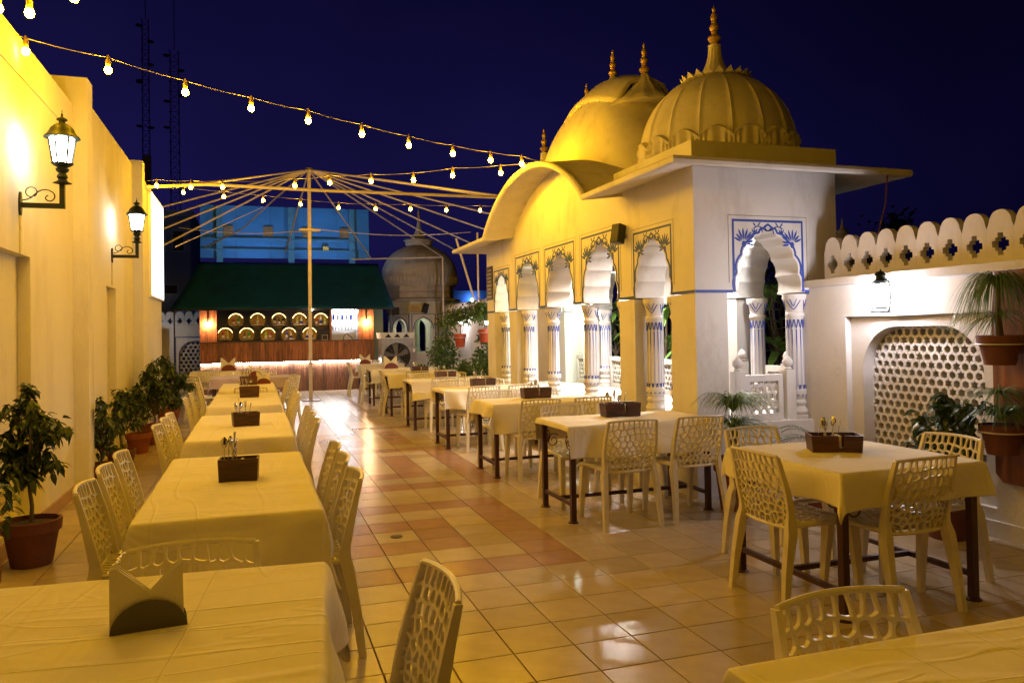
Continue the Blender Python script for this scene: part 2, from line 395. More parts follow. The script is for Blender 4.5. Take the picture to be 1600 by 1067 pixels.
# ------------------------------------------------------------------ ground and terrace floor
struct(MB().add([(-1500,-1500,-9),(1500,-1500,-9),(1500,1500,-9),(-1500,1500,-9)], [(0,1,2,3)]).build('ground', 'ground', smooth=0))
floor = struct(MB().box(-2.6, -3, -.3, 6.2, 27, -.004).build('terrace_floor', 'grout', smooth=0))
T = .3039; TX, TY = 1.129, 4.369
red = set()
for i in range(-4, 3): red.add((i, 1))
red |= {(2,2),(-2,3),(-1,3),(0,3),(2,3),(-2,4),(0,4),(2,4),(-1,5),(0,5),(2,5),(-2,5),(2,6),(-1,7),(0,7),(1,7),(2,7),(-2,7),
        (-1,10),(0,10),(1,10),(2,10),(3,10),(3,11),(0,12),(1,12),(3,12),(-1,12),(1,13),(3,13),(1,14),(3,14),(1,15),(3,15),(1,16),(3,16),(3,17),
        (0,18),(1,18),(2,18),(3,18),(4,18),(-1,18),(2,20),(2,21),(2,22),(2,23),(2,24),(0,20),(0,21),(-1,22),(0,24),(3,26),(2,26),(1,26)}
def tile_mesh(name, m):
    g = .003; h = .0055; b = .0016
    mb = MB(); x0, x1 = g, T-g
    mb.add([(x0,x0,0),(x1,x0,0),(x1,x1,0),(x0,x1,0),(x0,x0,h-b),(x1,x0,h-b),(x1,x1,h-b),(x0,x1,h-b),(x0+b,x0+b,h),(x1-b,x0+b,h),(x1-b,x1-b,h),(x0+b,x1-b,h)],
           [(0,1,5,4),(1,2,6,5),(2,3,7,6),(3,0,4,7),(4,5,9,8),(5,6,10,9),(6,7,11,10),(7,4,8,11),(8,9,10,11)])
    me = bpy.data.meshes.new(name); me.from_pydata(mb.v, [], mb.f); me.materials.append(M[m]); return me
tm, tr_ = tile_mesh('tile', 'tile'), tile_mesh('tile_red', 'tile_red')
def inview(x, y):
    v = Vector((x, y, -EYE)); z = v.dot(fw)
    if z < .3: return None
    return 800+1211.4*v.dot(rr)/z, 496-1211.4*v.dot(uu)/z, z
cand = []; rest = []
for i in range(-12, 17):
    for j in range(-24, 74):
        x, y = TX+i*T, TY+j*T
        if x < -2.3 or x > 5.9 or y > 26.4: continue
        q = inview(x+T/2, y+T/2)
        if q and -30 < q[0] < 1630 and q[1] < 1100 and -1.7 < x < 4.9 and not (x > 3.6 and y > 5.9): cand.append((q[2], i, j))
        else: rest.append((i, j))
cand.sort()
for z, i, j in cand[:300]:
    o = bpy.data.objects.new('tile', tr_ if (i, j) in red else tm); col.objects.link(o); o.parent = floor; o.location = (TX+i*T, TY+j*T, -.003)
rest += [(i, j) for z, i, j in cand[300:]]
for nm, m, sel in (('tile_field', 'tile', [k for k in rest if k not in red]), ('tile_field', 'tile_red', [k for k in rest if k in red])):
    mb = MB(); src = tm
    vs = [tuple(v.co) for v in src.vertices]; fs = [tuple(p.vertices) for p in src.polygons]
    for i, j in sel: mb.add([(x+TX+i*T, y+TY+j*T, z-.003) for x, y, z in vs], fs)
    o = mb.build(nm, m, floor, smooth=0); o['kind'] = 'stuff'
dx, dy = TX-.5*T, TY+4.5*T
MB().lathe([(.045, 0), (.045, .004), (.03, .006)], 16, (dx, dy, .0028)).build('drain_cover', 'drain_metal', floor)

# ------------------------------------------------------------------ left boundary wall
lw = thing('boundary_wall', 'tall cream plastered wall with pilasters and door recesses behind the potted ficus row', 'wall', (-1.8, 8, 0))
def recess_seg(y0, y1, top, recs, name):
    # outer skin 0.09 thick with recesses in front of a backing slab
    MB().plate([(y0,0),(y1,0),(y1,top),(y0,top)], [[(a,.16),(b,.16),(b,h),(a,h)] for a, b, h in recs], YZ(-1.65), -.088, 0).build('wall_panel', 'plaster', lw)
    MB().box(-2.0, y0, 0, -1.739, y1, top-.02).build(name, 'plaster', lw)
recess_seg(-1, 8.38, 3.73, [(3.2, 3.9, 2.14), (6.05, 6.88, 2.14)], 'wall_core')
recess_seg(8.63, 12.25, 4.0, [(10.12, 10.78, 2.12)], 'wall_core')
recess_seg(12.50, 15.8, 4.0, [], 'wall_core')
MB().box(-1.95, -1, 3.47, -1.641, 8.378, 3.76).build('coping', 'plaster', lw)
for y0, y1, t in ((8.38, 8.63, 4.03), (12.25, 12.5, 4.06)): MB().box(-2.02, y0, 0, -1.52, y1, t).build('pilaster', 'plaster', lw)
for y0, y1 in ((-1, 8.378), (8.632, 12.248), (12.502, 15.8)): MB().box(-1.649, y0, .003, -1.632, y1, .11).build('skirting', 'tile_red', lw)
for y in (6.59, 10.49): MB().tube([(-1.643, y, 2.14), (-1.643, y, 2.44)], .008, 6).build('conduit', 'plaster', lw)
ps = thing('projection_screen', 'bright white projected picture on screen at the far end of left wall', 'screen', (-1.64, 14.9, 2.2))
MB().box(-1.647, 13.92, 2.17, -1.60, 15.74, 3.93).build('frame', 'whiteboard', ps)
MB().box(-1.599, 13.96, 2.2, -1.596, 15.70, 3.9).build('picture', 'screen', ps)

# ------------------------------------------------------------------ right garden wall with jali niche
def hexcells(mb, y0, y1, z0, z1, a, fn, d0, d1, inside, star=True):
    """triangular lattice of hexagonal cells with hexagon and six-point star holes"""
    s = a/math.sqrt(3); row = 0; z = z0
    while z < z1:
        c = 0; y = y0 + (a/2 if row % 2 else 0)
        while y < y1:
            if inside(y, z):
                k3 = (c + (row//2 if row % 2 == 0 else (row+1)//2) + (2*row if 0 else 0) + (row % 2)*1) % 3
                isstar = star and k3 == 0
                out = [(y+s*math.cos(R(30+30*k))*(1 if k % 2 == 0 else .866), z+s*math.sin(R(30+30*k))*(1 if k % 2 == 0 else .866)) for k in range(12)]
                if isstar: hole = [(y+s*math.cos(R(30+30*k))*(.88 if k % 2 == 0 else .50), z+s*math.sin(R(30+30*k))*(.88 if k % 2 == 0 else .50)) for k in range(12)]
                else: hole = [(y+s*math.cos(R(30+30*k))*(.70 if k % 2 == 0 else .62), z+s*math.sin(R(30+30*k))*(.70 if k % 2 == 0 else .62)) for k in range(12)]
                v = [fn(p[0], p[1], d0) for p in out]+[fn(p[0], p[1], d0) for p in hole]+[fn(p[0], p[1], d1) for p in hole]+[fn(p[0], p[1], d1) for p in out]
                f = []
                for k in range(12):
                    j = (k+1) % 12; f += [(k, j, 12+j, 12+k), (12+k, 12+j, 24+j, 24+k), (24+k, 24+j, 36+j, 36+k)]
                mb.add(v, f)
            y += a; c += 1
        z += a*.866; row += 1
    return mb
def arch_niche(c, w, z0, zs, top, n=14):
    """flat-topped round arch outline, bottom open at z0"""
    L = [(c-w, z0), (c-w, zs)]
    for k in range(1, n): t = k/n*math.pi/2; L.append((c-w+w*.62*(1-math.cos(t)), zs+(top-zs)*math.sin(t)))
    L += [(c-w*.38, top), (c+w*.38, top)]
    for k in range(n-1, 0, -1): t = k/n*math.pi/2; L.append((c+w-w*.62*(1-math.cos(t)), zs+(top-zs)*math.sin(t)))
    return L + [(c+w, zs), (c+w, z0)]
gw = thing('garden_wall', 'white wall with arched jali lattice niche and scalloped parapet beside the square table', 'wall', (5.05, 4, 0))
NC, NW = 4.83, .59
# raised outer skin with the rectangular panel cut out, then the arch plate, then the lattice
MB().plate([(-1.0, .12), (6.008, .12), (6.008, 1.86), (-1.0, 1.86)], [[(4.12, .2), (5.55, .2), (5.55, 1.58), (4.12, 1.58)]], YZ(4.93), 0, .06).build('wall_face', 'white2', gw)
MB().plate([(4.05, .15), (5.62, .15), (5.62, 1.65), (4.05, 1.65)], [arch_niche(NC, NW, .3, 1.10, 1.49)], YZ(4.991), 0, .15).build('arch_plate', 'white2', gw)
mb = MB(); na = arch_niche(NC, NW+.04, .26, 1.10, 1.53)
def in_niche(y, z):
    if abs(y-NC) > NW+.03 or z < .25 or z > 1.52: return False
    if z > 1.10 and abs(y-NC) > NW*.38:
        t = math.asin(min(1, (z-1.10)/.42)); return abs(y-NC) < NW+.05 - NW*.62*(1-math.cos(t))
    return True
hexcells(mb, NC-NW-.05, NC+NW+.06, .24, 1.54, .077, YZ(5.10), 0, .06, in_niche)
mb.build('lattice', 'white2', gw, smooth=0)
MB().box(4.90, -1, .003, 4.972, 6.008, .118).build('plinth', 'white2', gw)
MB().box(4.87, -1, 1.862, 5.30, 6.006, 1.925).build('ledge', 'white2', gw)
MB().box(5.145, -1, .0, 5.30, 4.02, 1.86).build('wall_core', 'white2', gw); MB().box(5.145, 5.65, .0, 5.30, 6.005, 1.86).build('wall_core', 'white2', gw)
def merlon_mesh(w=.208, h=.375, th=.06, m='white2', cz=.133):
    s = w/2; a = []
    out = [(-s, 0), (s, 0), (s, .245)]
    for k in range(1, 8): t = k/8; out.append((s*(.88-.88*t**1.9), .255+(h-.255)*math.sin(t*math.pi/2)**.9))
    out += [(0, h)]
    for k in range(7, 0, -1): t = k/8; out.append((-s*(.88-.88*t**1.9), .255+(h-.255)*math.sin(t*math.pi/2)**.9))
    out += [(-s, .245)]
    u = .0235
    cr = [(-3*u,-u),(-1.9*u,-u),(-1.9*u,-2*u),(-u,-2*u),(-u,-3.4*u),(u,-3.4*u),(u,-2*u),(1.9*u,-2*u),(1.9*u,-u),(3*u,-u),(3*u,u),(1.9*u,u),(1.9*u,2*u),(u,2*u),(u,3.4*u),(-u,3.4*u),(-u,2*u),(-1.9*u,2*u),(-1.9*u,u),(-3*u,u)]
    return out, cr, th
mo, mc, mth = merlon_mesh()
base = MB(); tmp = None
for k in range(24):
    y = 5.325 + .2085*2 - .2085*k
    if tmp is None:
        o = MB().plate([(p[0]+y, p[1]+1.9255) for p in mo], [[(p[0]*.92+y, p[1]+1.9255+.133) for p in mc]], YZ(4.975), 0, mth).build('merlon', 'white2', gw)
        tmp = (o, y)
    else:
        c = o.copy(); col.objects.link(c); c.location = (o.location.x, y-tmp[1]+o.location.y, 0)
# hurricane lantern hung on the wall
hl = thing('hurricane_lantern', 'glowing white hurricane lantern hung on the wall above the jali niche', 'lantern', (4.80, 4.99, 1.6))
LX, LY = 4.79, 4.99
MB().lathe([(.078,0),(.082,.012),(.05,.03),(.045,.05)], 20, (LX,LY,1.60)).build('fuel_tank', 'iron', hl)
MB().lathe([(.042,0),(.066,.03),(.072,.09),(.062,.14),(.042,.18)], 20, (LX,LY,1.651)).build('glass', 'lanternglass', hl)
MB().lathe([(.044,0),(.05,.015),(.05,.03),(.034,.045),(.034,.065),(.048,.07),(.03,.1),(.012,.105)], 16, (LX,LY,1.832)).build('chimney', 'iron', hl)
for s in (-1, 1):
    MB().tube([(LX,LY+s*.045,1.86),(LX,LY+s*.085,1.85),(LX,LY+s*.098,1.80),(LX,LY+s*.10,1.68),(LX,LY+s*.085,1.625),(LX,LY+s*.06,1.61)], .008, 6).build('guard_wire', 'iron', hl)
MB().tube([(4.932,LY,1.845),(4.87,LY,1.853),(4.79,LY,1.95),(4.79,LY,1.937)], .005, 6).build('hook', 'iron', hl)

# ------------------------------------------------------------------ pavilion (chhatri terrace)
X0, X1, Y0, Y1 = 3.711, 5.26, 6.011, 12.479
TH = .33; FZ = .64; SZ = 1.81; TOPZ = 2.95
pav = thing('pavilion', 'cream arcaded pavilion with painted cusped arches, ribbed dome and curved vault roof', 'pavilion', (4.48, 9.24, 0))
def cusped(c, w, z0, h, n=4, b=.16):
    cus = []
    for k in range(n+1):
        t = k/n*R(76); cus.append(Vector((-w*math.cos(t)**.9, h*.90*math.sin(t)**1.02)))
    pts = [Vector((-w, 0))]
    for a, q in zip(cus[:-1], cus[1:]):
        d = q-a; nr = Vector((-d.y, d.x)); nr.normalize()
        for k in range(1, 9):
            t = k/8; pts.append(a+d*t+nr*math.sin(math.pi*t)**.8*d.length*b)
    a = cus[-1]; tip = Vector((0, h))
    for k in range(1, 7):
        t = k/6; d = tip-a; nr = Vector((-d.y, d.x)); nr.normalize(); pts.append(a+d*t+nr*math.sin(math.pi*t)*d.length*(.16 if t < .5 else .02))
    L = [(c+p.x, z0+p.y) for p in pts]
    return L + [(c-p.x, z0+p.y) for p in pts[-2::-1]]
bays = [(6.79, .335, .59), (8.01, .43, .70), (9.235, .43, .70), (10.46, .43, .70), (11.69, .335, .59)]
out = [(Y0, SZ)]
for c, w, h in bays: out += cusped(c, w, SZ+.012, h)
YA, YB, EZ = 7.40, 11.07, 2.855
def arc_z(y): t = (y-YA)/(YB-YA)*2-1; return EZ+.665*max(0, 1-abs(t)**2.05)**.86
ys = [YA+(YB-YA)*(.5-.5*math.cos(math.pi*k/36)) for k in range(37)]
front = out + [(Y1, SZ), (Y1, TOPZ)] + [(y, arc_z(y)+.06) for y in ys[::-1] if arc_z(y)+.06 > TOPZ+.02] + [(Y0, TOPZ)]
MB().plate(front, [], YZ(X0), 0, TH).build('arcade_wall', 'white', pav)
out += [(Y1, SZ), (Y1, TOPZ), (Y0, TOPZ)]
out2 = [(a, b) for a, b in out]; out2[0] = (Y0+TH, SZ); out2[-1] = (Y0+TH, TOPZ); out2[-3] = (Y1-TH, SZ); out2[-2] = (Y1-TH, TOPZ)
MB().plate(out2, [], YZ(X1-TH), 0, TH).build('arcade_wall', 'white', pav)
FC, FWD = 4.49, .335
fo = [(X0+TH, SZ)] + cusped(FC, FWD, SZ+.012, .59) + [(X1, SZ), (X1, TOPZ), (X0+TH, TOPZ)]
MB().plate(fo, [], XZ(Y0), 0, TH).build('end_wall', 'white', pav)
fo = [(X0+TH, SZ)] + cusped(FC, FWD, SZ+.012, .59) + [(X1, SZ), (X1, TOPZ), (X0+TH, TOPZ)]
MB().plate(fo, [], XZ(Y1-TH), 0, TH).build('end_wall', 'white', pav)
# piers under the springing
def pier(x0, y0, x1, y1): MB().box(x0, y0, FZ, x1, y1, SZ-.001).build('pier', 'white', pav)
pier(X0, Y0, X0+TH, 6.43); pier(X0, 7.17, X0+TH, 7.52); pier(X0, 10.96, X0+TH, 11.30); pier(X0, 12.05, X0+TH, Y1)
pier(X1-TH, Y0, X1, 6.36); pier(X1-TH, 7.17, X1, 7.52); pier(X1-TH, 10.96, X1, 11.30); pier(X1-TH, 12.05, X1, Y1)
MB().box(X0-.03, Y0-.03, 0, X1+.03, Y1+.03, FZ-.001).build('plinth', 'white2', pav)
MB().box(X0+TH+.001, Y0+TH+.001, 2.90, X1-TH-.001, Y1-TH-.001, 2.949).build('ceiling', 'white', pav)

# painted frames round the arches
def paint_face(fn, arches, ends):
    """arches: (centre, halfwidth, rise, frame halfwidth, frame top)"""
    for c, w, h, fwid, ft in arches:
        p = MB(); p.ribbon([(c-fwid, SZ+.02), (c-fwid, ft), (c+fwid, ft), (c+fwid, SZ+.02)], .026, fn, 0, -.003)
        p.ribbon(cusped(c, w+.03, SZ+.015, h+.03), .02, fn, 0, -.0034)
        p.build('painted_frame', 'blue', pav, smooth=0)
        fl = MB()
        for s in (-1, 1):
            k = fwid/.37; bx, bz = c+s*fwid*.70, ft-.20*k
            for i in range(9):                      # lotus petals
                a = R(90+s*18) + R(-84+21*i); L = (.105 if 1 < i < 7 else .085)*k; wd = .010*k
                d = Vector((math.cos(a), math.sin(a))); nn = Vector((-d.y, d.x)); o = Vector((bx, bz))+d*.028*k
                q = [o+d*L*t+nn*wd*math.sin(math.pi*t)**.7*sg for sg, ts in ((1, (0,.25,.5,.75,1)), (-1, (.75,.5,.25))) for t in ts]
                fl.plate([(v.x, v.y) for v in q], [], fn, 0, -.003)
            q = [(bx+.022*k*math.cos(t*math.pi/4), bz-.012*k+.03*k*math.sin(t*math.pi/4)) for t in range(8)]
            fl.plate(q, [], fn, 0, -.003)
            stem = [(bx-s*.10*k+ -s*.30*k*t, ft-.07*k+.022*k*math.sin(t*9)) for t in [i/10 for i in range(11)]]
            fl.ribbon(stem, .008*k, fn, 0, -.003)
            for i in range(5):                      # small leaves on the tendril
                t = (i+.5)/5; o = Vector((bx-s*.10*k-s*.30*k*t, ft-.07*k+.022*k*math.sin(t*9))); a = R(90-s*40)+(R(150) if i % 2 else 0)
                d = Vector((math.cos(a), math.sin(a))); nn = Vector((-d.y, d.x)); L = .05*k
                q = [o+d*L*t2+nn*.007*k*math.sin(math.pi*t2)*sg for sg, ts in ((1, (0,.33,.66,1)), (-1, (.66,.33))) for t2 in ts]
                fl.plate([(v.x, v.y) for v in q], [], fn, 0, -.003)
            a2 = R(90); o2 = Vector((bx-s*.115*k, bz+.075*k))
            for i in range(3):
                a = a2+R(-28+28*i); d = Vector((math.cos(a), math.sin(a))); nn = Vector((-d.y, d.x)); L = .06*k
                q = [o2+d*L*t2+nn*.007*k*math.sin(math.pi*t2)*sg for sg, ts in ((1, (0,.33,.66,1)), (-1, (.66,.33))) for t2 in ts]
                fl.plate([(v.x, v.y) for v in q], [], fn, 0, -.003)
        fl.build('painted_lotus', 'blue', pav, smooth=0)
        g = MB(); t = ft+.045; f2 = fwid+.05
        g.ribbon([(c-f2, SZ+.1), (c-f2, t), (c+f2, t), (c+f2, SZ+.1)], .006, fn, 0, -.002); g.build('pencil_outline', 'grey_line', pav, smooth=0)
    for a, b in ends: MB().ribbon([(a, SZ+.02), (b, SZ+.02)], .026, fn, 0, -.0026).build('painted_band', 'blue', pav, smooth=0)
A = [(6.79, .335, .59, .375, 2.478), (8.01, .43, .70, .495, 2.59), (9.235, .43, .70, .495, 2.59), (10.46, .43, .70, .495, 2.59), (11.69, .335, .59, .375, 2.478)]
paint_face(YZ(X0-.0005), A, [(Y0, 6.40), (7.178, 7.50), (8.519, 8.726), (9.743, 9.95), (10.97, 11.30), (12.08, Y1)])
paint_face(XZ(Y0-.0005), [(FC, .335, .59, .375, 2.475)], [(X0, 4.10), (4.88, 4.94)])

# fluted painted columns
def column(x, y):
    H = SZ-FZ-.002
    flute = lambda a, z: 1-.055*abs(math.sin(6*a)) if .28 < z < .94 else 1
    pr = [(.125,0),(.125,.03),(.108,.035),(.112,.05),(.120,.065),(.112,.085),(.096,.10),(.088,.12),(.10,.135),(.104,.15),(.096,.165),(.086,.18),(.098,.20),(.108,.23),(.106,.27),(.095,.29),
          (.093,.30),(.090,.60),(.084,.92),(.084,.93),(.088,.95),(.097,.96),(.101,.975),(.097,.99),(.086,1.0),(.088,1.02),(.103,1.07),(.122,1.11),(.128,1.13),(.128,H)]
    pr = [(r_*.86, z) for r_, z in pr]
    MB().lathe(pr, 48, (x, y, FZ), ripple=flute).build('column', 'white', pav, smooth=30)
    c = pav.children[-1]
    p = MB()
    for k in range(12):
        a = 2*math.pi*(k)/12; u = Vector((math.cos(a), math.sin(a), 0)); s = Vector((-u.y, u.x, 0))
        for zz0, zz1, r0_, r1_ in ((.30, .84, .0787, .0744),):
            q = [Vector((x, y, FZ))+u*r+s*o+Vector((0,0,z)) for r, z in ((r0_, zz0), (r1_, zz1)) for o in (-.006, .006)]
            p.add(q, [(0,1,3,2)])
        a2 = a+math.pi/12; u2 = Vector((math.cos(a2), math.sin(a2), 0)); 
        def pl(f, zc, n=9, wd=.005):                # petal outlines painted round the shaft
            pts = []
            for i in range(n):
                t = i/(n-1)*2-1; ang = a+t*math.pi/12*.82; z, rad = f(t); pts.append((Vector((x+rad*math.cos(ang), y+rad*math.sin(ang), FZ+z))))
            p.tube(pts, wd, 4, cap=False)
        pl(lambda t: (.315-.10*(1-abs(t)**3)-.0, .083+.0086*(1-abs(t))), 0)
        pl(lambda t: (.845+.085*abs(t)**1.2, .0748), 0)
    for k in range(4):
        for e in (0, 1):
            pts = []
            for i in range(11):
                t = i/10*2-1; a = k*math.pi/2+math.pi/4+t*(.62-.3*e); z = 1.025+.085*abs(t)**1.6+.03*e; z = min(z, 1.12); rad = .0774+(z-1.02)*.31
                pts.append((x+rad*math.cos(a), y+rad*math.sin(a), FZ+z))
            p.tube(pts, .0042, 4, cap=False)
    ORG[c.name] = ORG[pav.name]
    o = p.build('painted_stripes', 'blue', c, smooth=0)
CX = X0+.15
for y in (6.55, 7.04, 7.64, 8.62, 9.85, 10.84, 11.43, 11.92): column(CX, y)
column(4.868, Y0+.13)
for y in (7.04, 7.64, 8.62, 9.85, 10.84, 11.43): column(X1-.16, y)
# railings with pierced panels on the far side and in the end bay
def railing(fn, a, b, z0, z1):
    MB().plate([(a, z0), (b, z0), (b, z1), (a, z1)], [[(a+.05, z0+.06), (b-.05, z0+.06), (b-.05, z1-.06), (a+.05, z1-.06)]], fn, -.02, .05).build('rail_frame', 'white', pav)
    m_ = MB(); hexcells(m_, a+.055, b-.01, z0+.07, z1-.02, .082, fn, 0, .03, lambda y, z: a+.03 < y < b-.03 and z0+.04 < z < z1-.04)
    m_.build('pierced_panel', 'white', pav, smooth=0)
def bud_post(x, y, z1):
    MB().box(x-.05, y-.05, FZ, x+.05, y+.05, z1).build('rail_post', 'white', pav)
    MB().lathe([(.03,0),(.038,.012),(.024,.025),(.046,.05),(.05,.075),(.036,.105),(.012,.13),(.004,.145)], 14, (x, y, z1)).build('bud_finial', 'white', pav)
railing(XZ(Y0+.10), 4.27, 4.68, FZ, 1.06); bud_post(4.20, Y0+.10, 1.10); bud_post(4.75, Y0+.10, 1.10)
for a, b in ((6.43, 6.95), (7.76, 8.48), (8.76, 9.70), (9.98, 10.72), (11.5, 12.0)): railing(YZ(X1-.13), a, b, FZ, 1.10)
for y in (6.40, 7.16, 8.52, 9.75): bud_post(X1-.28, y, 1.14)

# chajja eave with the raised bangla curve over the middle bays
OV, EZ, ET = .45, 2.855, .055
mb = MB()
YA, YB = 7.40, 11.07
def eave_z(y): return EZ
def slab(pts_in, pts_out):
    a = [Vector(p) for p in pts_in]; b = [Vector(p) for p in pts_out]
    for i in range(len(a)-1):
        mb.hexa([a[i], a[i+1], b[i+1], b[i]], [a[i]+Vector((0,0,ET)), a[i+1]+Vector((0,0,ET)), b[i+1]+Vector((0,0,ET)), b[i]+Vector((0,0,ET))])
zi = 2.952
slab([(X1, Y0, zi), (X0, Y0, zi)], [(X1+OV, Y0-OV, EZ), (X0-OV, Y0-OV, EZ)])
slab([(X0, Y0, zi), (X0, YA, zi)], [(X0-OV, Y0-OV, EZ), (X0-OV, YA, EZ)])
slab([(X0, YB, zi), (X0, Y1, zi)], [(X0-OV, YB, EZ), (X0-OV, Y1+OV, EZ)])
slab([(X0, Y1, zi), (X1, Y1, zi)], [(X0-OV, Y1+OV, EZ), (X1+OV, Y1+OV, EZ)])
slab([(X1, Y1, zi), (X1, Y0, zi)], [(X1+OV, Y1+OV, EZ), (X1+OV, Y0-OV, EZ)])
mb.build('eave', 'white', pav)
# rounded lip along the eave
lip = [(X1+OV, Y0-OV), (X0-OV, Y0-OV)]
MB().tube([(X1+OV, Y0-OV, EZ+.03), (X0-OV, Y0-OV, EZ+.03), (X0-OV, YA, EZ+.03)] + [(X0-OV, y, arc_z(y)+.03) for y in ys[1:-1]] + [(X0-OV, YB, EZ+.03), (X0-OV, Y1+OV, EZ+.03)], .036, 8).build('eave_lip', 'white', pav)
mb = MB()
for a, b in zip(ys[:-1], ys[1:]):
    p = lambda x, y, dz: (x, y, arc_z(y)+dz)
    mb.hexa([p(X0-OV, a, 0), p(4.1, a, .10), p(4.1, b, .10), p(X0-OV, b, 0)], [p(X0-OV, a, .05), p(4.1, a, .15), p(4.1, b, .15), p(X0-OV, b, .05)])
mb.build('curved_eave', 'dome', pav)
# square dome bases, ribbed domes
def dome(cy_):
    cx = 4.48
    MB().box(X0-.012, cy_-.785, 3.0, X1+.012, cy_+.785, 3.18).build('dome_base', 'white', pav)
    d = []
    for k in range(19):
        t = k/18*math.pi/2; d.append((.80*math.cos(t)**.78 if t < 1.5 else .05, 3.14+.90*math.sin(t)))
    d = [(.80+.02*math.sin(math.pi*min(1, k/6)), 3.12+.05*k) for k in range(3)] + [(r, z+.06) for r, z in d[1:-1]] + [(.03, 4.06)]
    d = [(.745, 3.12)] + [(.765*math.cos(k/18*math.pi/2)**.84, 3.22+.82*math.sin(k/18*math.pi/2)) for k in range(18)] + [(.04, 4.045)]
    rip = lambda a, z: 1+(.022*max(0, 1-abs(((a*16/(2*math.pi))+.5) % 1-.5)*16)**.6)
    o = MB().lathe(d, 192, (cx, cy_, 0), ripple=rip).build('dome', 'dome', pav, smooth=50)
    ORG[o.name] = ORG[pav.name]
    # acanthus band at the springing
    b = MB(); n = 384; prof = [(.75, 3.165), (.783, 3.19), (.79, 3.24), (.782, 3.285), (.806, 3.315), (.768, 3.335)]
    vs = []; fs = []
    for r, z in prof:
        for k in range(n):
            a = 2*math.pi*k/n; u = (a*16/(2*math.pi)) % 1; lob = abs(math.sin(math.pi*u*1.0)); w = math.sin(a*16*5+3.2*math.sin(a*16))
            zz = z + (.085*(lob-.5) if z > 3.28 else .0); q = r*(1+.013*w*(1 if 3.18 < z < 3.30 else .3))
            vs.append((cx+q*math.cos(a), cy_+q*math.sin(a), zz))
    for i in range(len(prof)-1):
        for k in range(n): fs.append((i*n+k, i*n+(k+1) % n, (i+1)*n+(k+1) % n, (i+1)*n+k))
    b.add(vs, fs); b.build('acanthus_band', 'dome', o, smooth=60)
    c = MB()
    for k in range(20):                                   # lotus crown petals
        a0 = 2*math.pi*k/20; a1 = 2*math.pi*(k+1)/20; am = (a0+a1)/2
        P_ = lambda r, a, z: (cx+r*math.cos(a), cy_+r*math.sin(a), z)
        c.add([P_(.24,a0,4.00), P_(.24,a1,4.00), P_(.33,am-.14,4.005), P_(.33,am+.14,4.005), P_(.36,am,4.06), P_(.27,am,4.045), P_(.2,a0,4.05), P_(.2,a1,4.05)],
              [(0,2,3,1),(2,4,3),(2,5,4),(4,5,3),(0,6,5,2),(1,3,5,7),(6,7,5)])
    c.build('lotus_crown', 'dome', o, smooth=0)
    f = MB().lathe([(.19,4.03),(.165,4.07),(.12,4.13),(.088,4.20),(.07,4.27),(.062,4.36),(.07,4.375)], 40, (cx, cy_, 0), ripple=lambda a, z: 1-.09*abs(math.sin(7*a)))
    f.build('fluted_neck', 'dome', o)
    finial(cx, cy_, 4.36, o, 1.0)
def finial(x, y, z, parent, s):
    pr = [(.02,0),(.035,.015),(.03,.03),(.022,.04),(.05,.055),(.068,.085),(.062,.105),(.03,.13),(.022,.14),(.034,.15),(.03,.165),(.046,.185),(.05,.205),(.04,.225),(.022,.245),(.03,.255),(.024,.27),(.034,.29),(.036,.31),(.022,.345),(.01,.36),(.018,.375),(.02,.388),(.008,.41),(.002,.43)]
    MB().lathe([(r*s, q*s) for r, q in pr], 16, (x, y, z)).build('finial', 'gold', parent)
dome(6.79); dome(11.69)
# long vault roof over the middle
n1, n2 = 72, 26; vs = []; fs = []
for i in range(n2+1):
    t = i/n2*math.pi/2
    for k in range(n1):
        a = 2*math.pi*k/n1; e = .62
        cxs = math.copysign(abs(math.cos(a))**e, math.cos(a)); sns = math.copysign(abs(math.sin(a))**e, math.sin(a))
        q = math.cos(t)**.78
        vs.append((4.48+.755*cxs*q, 9.235+(1.62*q*.82+.3*(1-i/n2))*sns, 3.0+1.59*math.sin(t)))
for i in range(n2):
    for k in range(n1): fs.append((i*n1+k, i*n1+(k+1) % n1, (i+1)*n1+(k+1) % n1, (i+1)*n1+k))
vr = MB().add(vs, fs).build('vault_roof', 'dome', pav, smooth=60); ORG[vr.name] = ORG[pav.name]
MB().tube([(4.48+.78*math.cos(a), 9.235+1.35*math.sin(a)*1.12, 3.42) for a in [math.pi*2*k/40 for k in range(40)]], .012, 5, closed=True).build('string_course', 'stone', vr) if False else None
# saddle crown with scalloped hem and three finials
mb = MB(); N = 40; rows = []
for i in range(N+1):
    s = i/N*2-1; y = 9.13+s*.90; zr = 4.74-.22*abs(s)**1.8
    hem = .03*abs(math.sin(s*26))
    rows.append([(4.48-.50+.1*abs(s)**3, y*1.0, zr-.33-hem), (4.48-.47+.1*abs(s)**3, y, zr-.28), (4.48-.24, y, zr-.07), (4.48-.08, y, zr-.005), (4.48, y, zr),
                 (4.48+.08, y, zr-.005), (4.48+.24, y, zr-.07), (4.48+.47-.1*abs(s)**3, y, zr-.28), (4.48+.50-.1*abs(s)**3, y, zr-.33-hem)])
W = len(rows[0]); mb.add([p for r_ in rows for p in r_], [(i*W+k, i*W+k+1, (i+1)*W+k+1, (i+1)*W+k) for i in range(N) for k in range(W-1)])
o = mb.build('saddle_crown', 'dome', vr, smooth=50)
sm = o.modifiers.new('thick', 'SOLIDIFY'); sm.thickness = .05
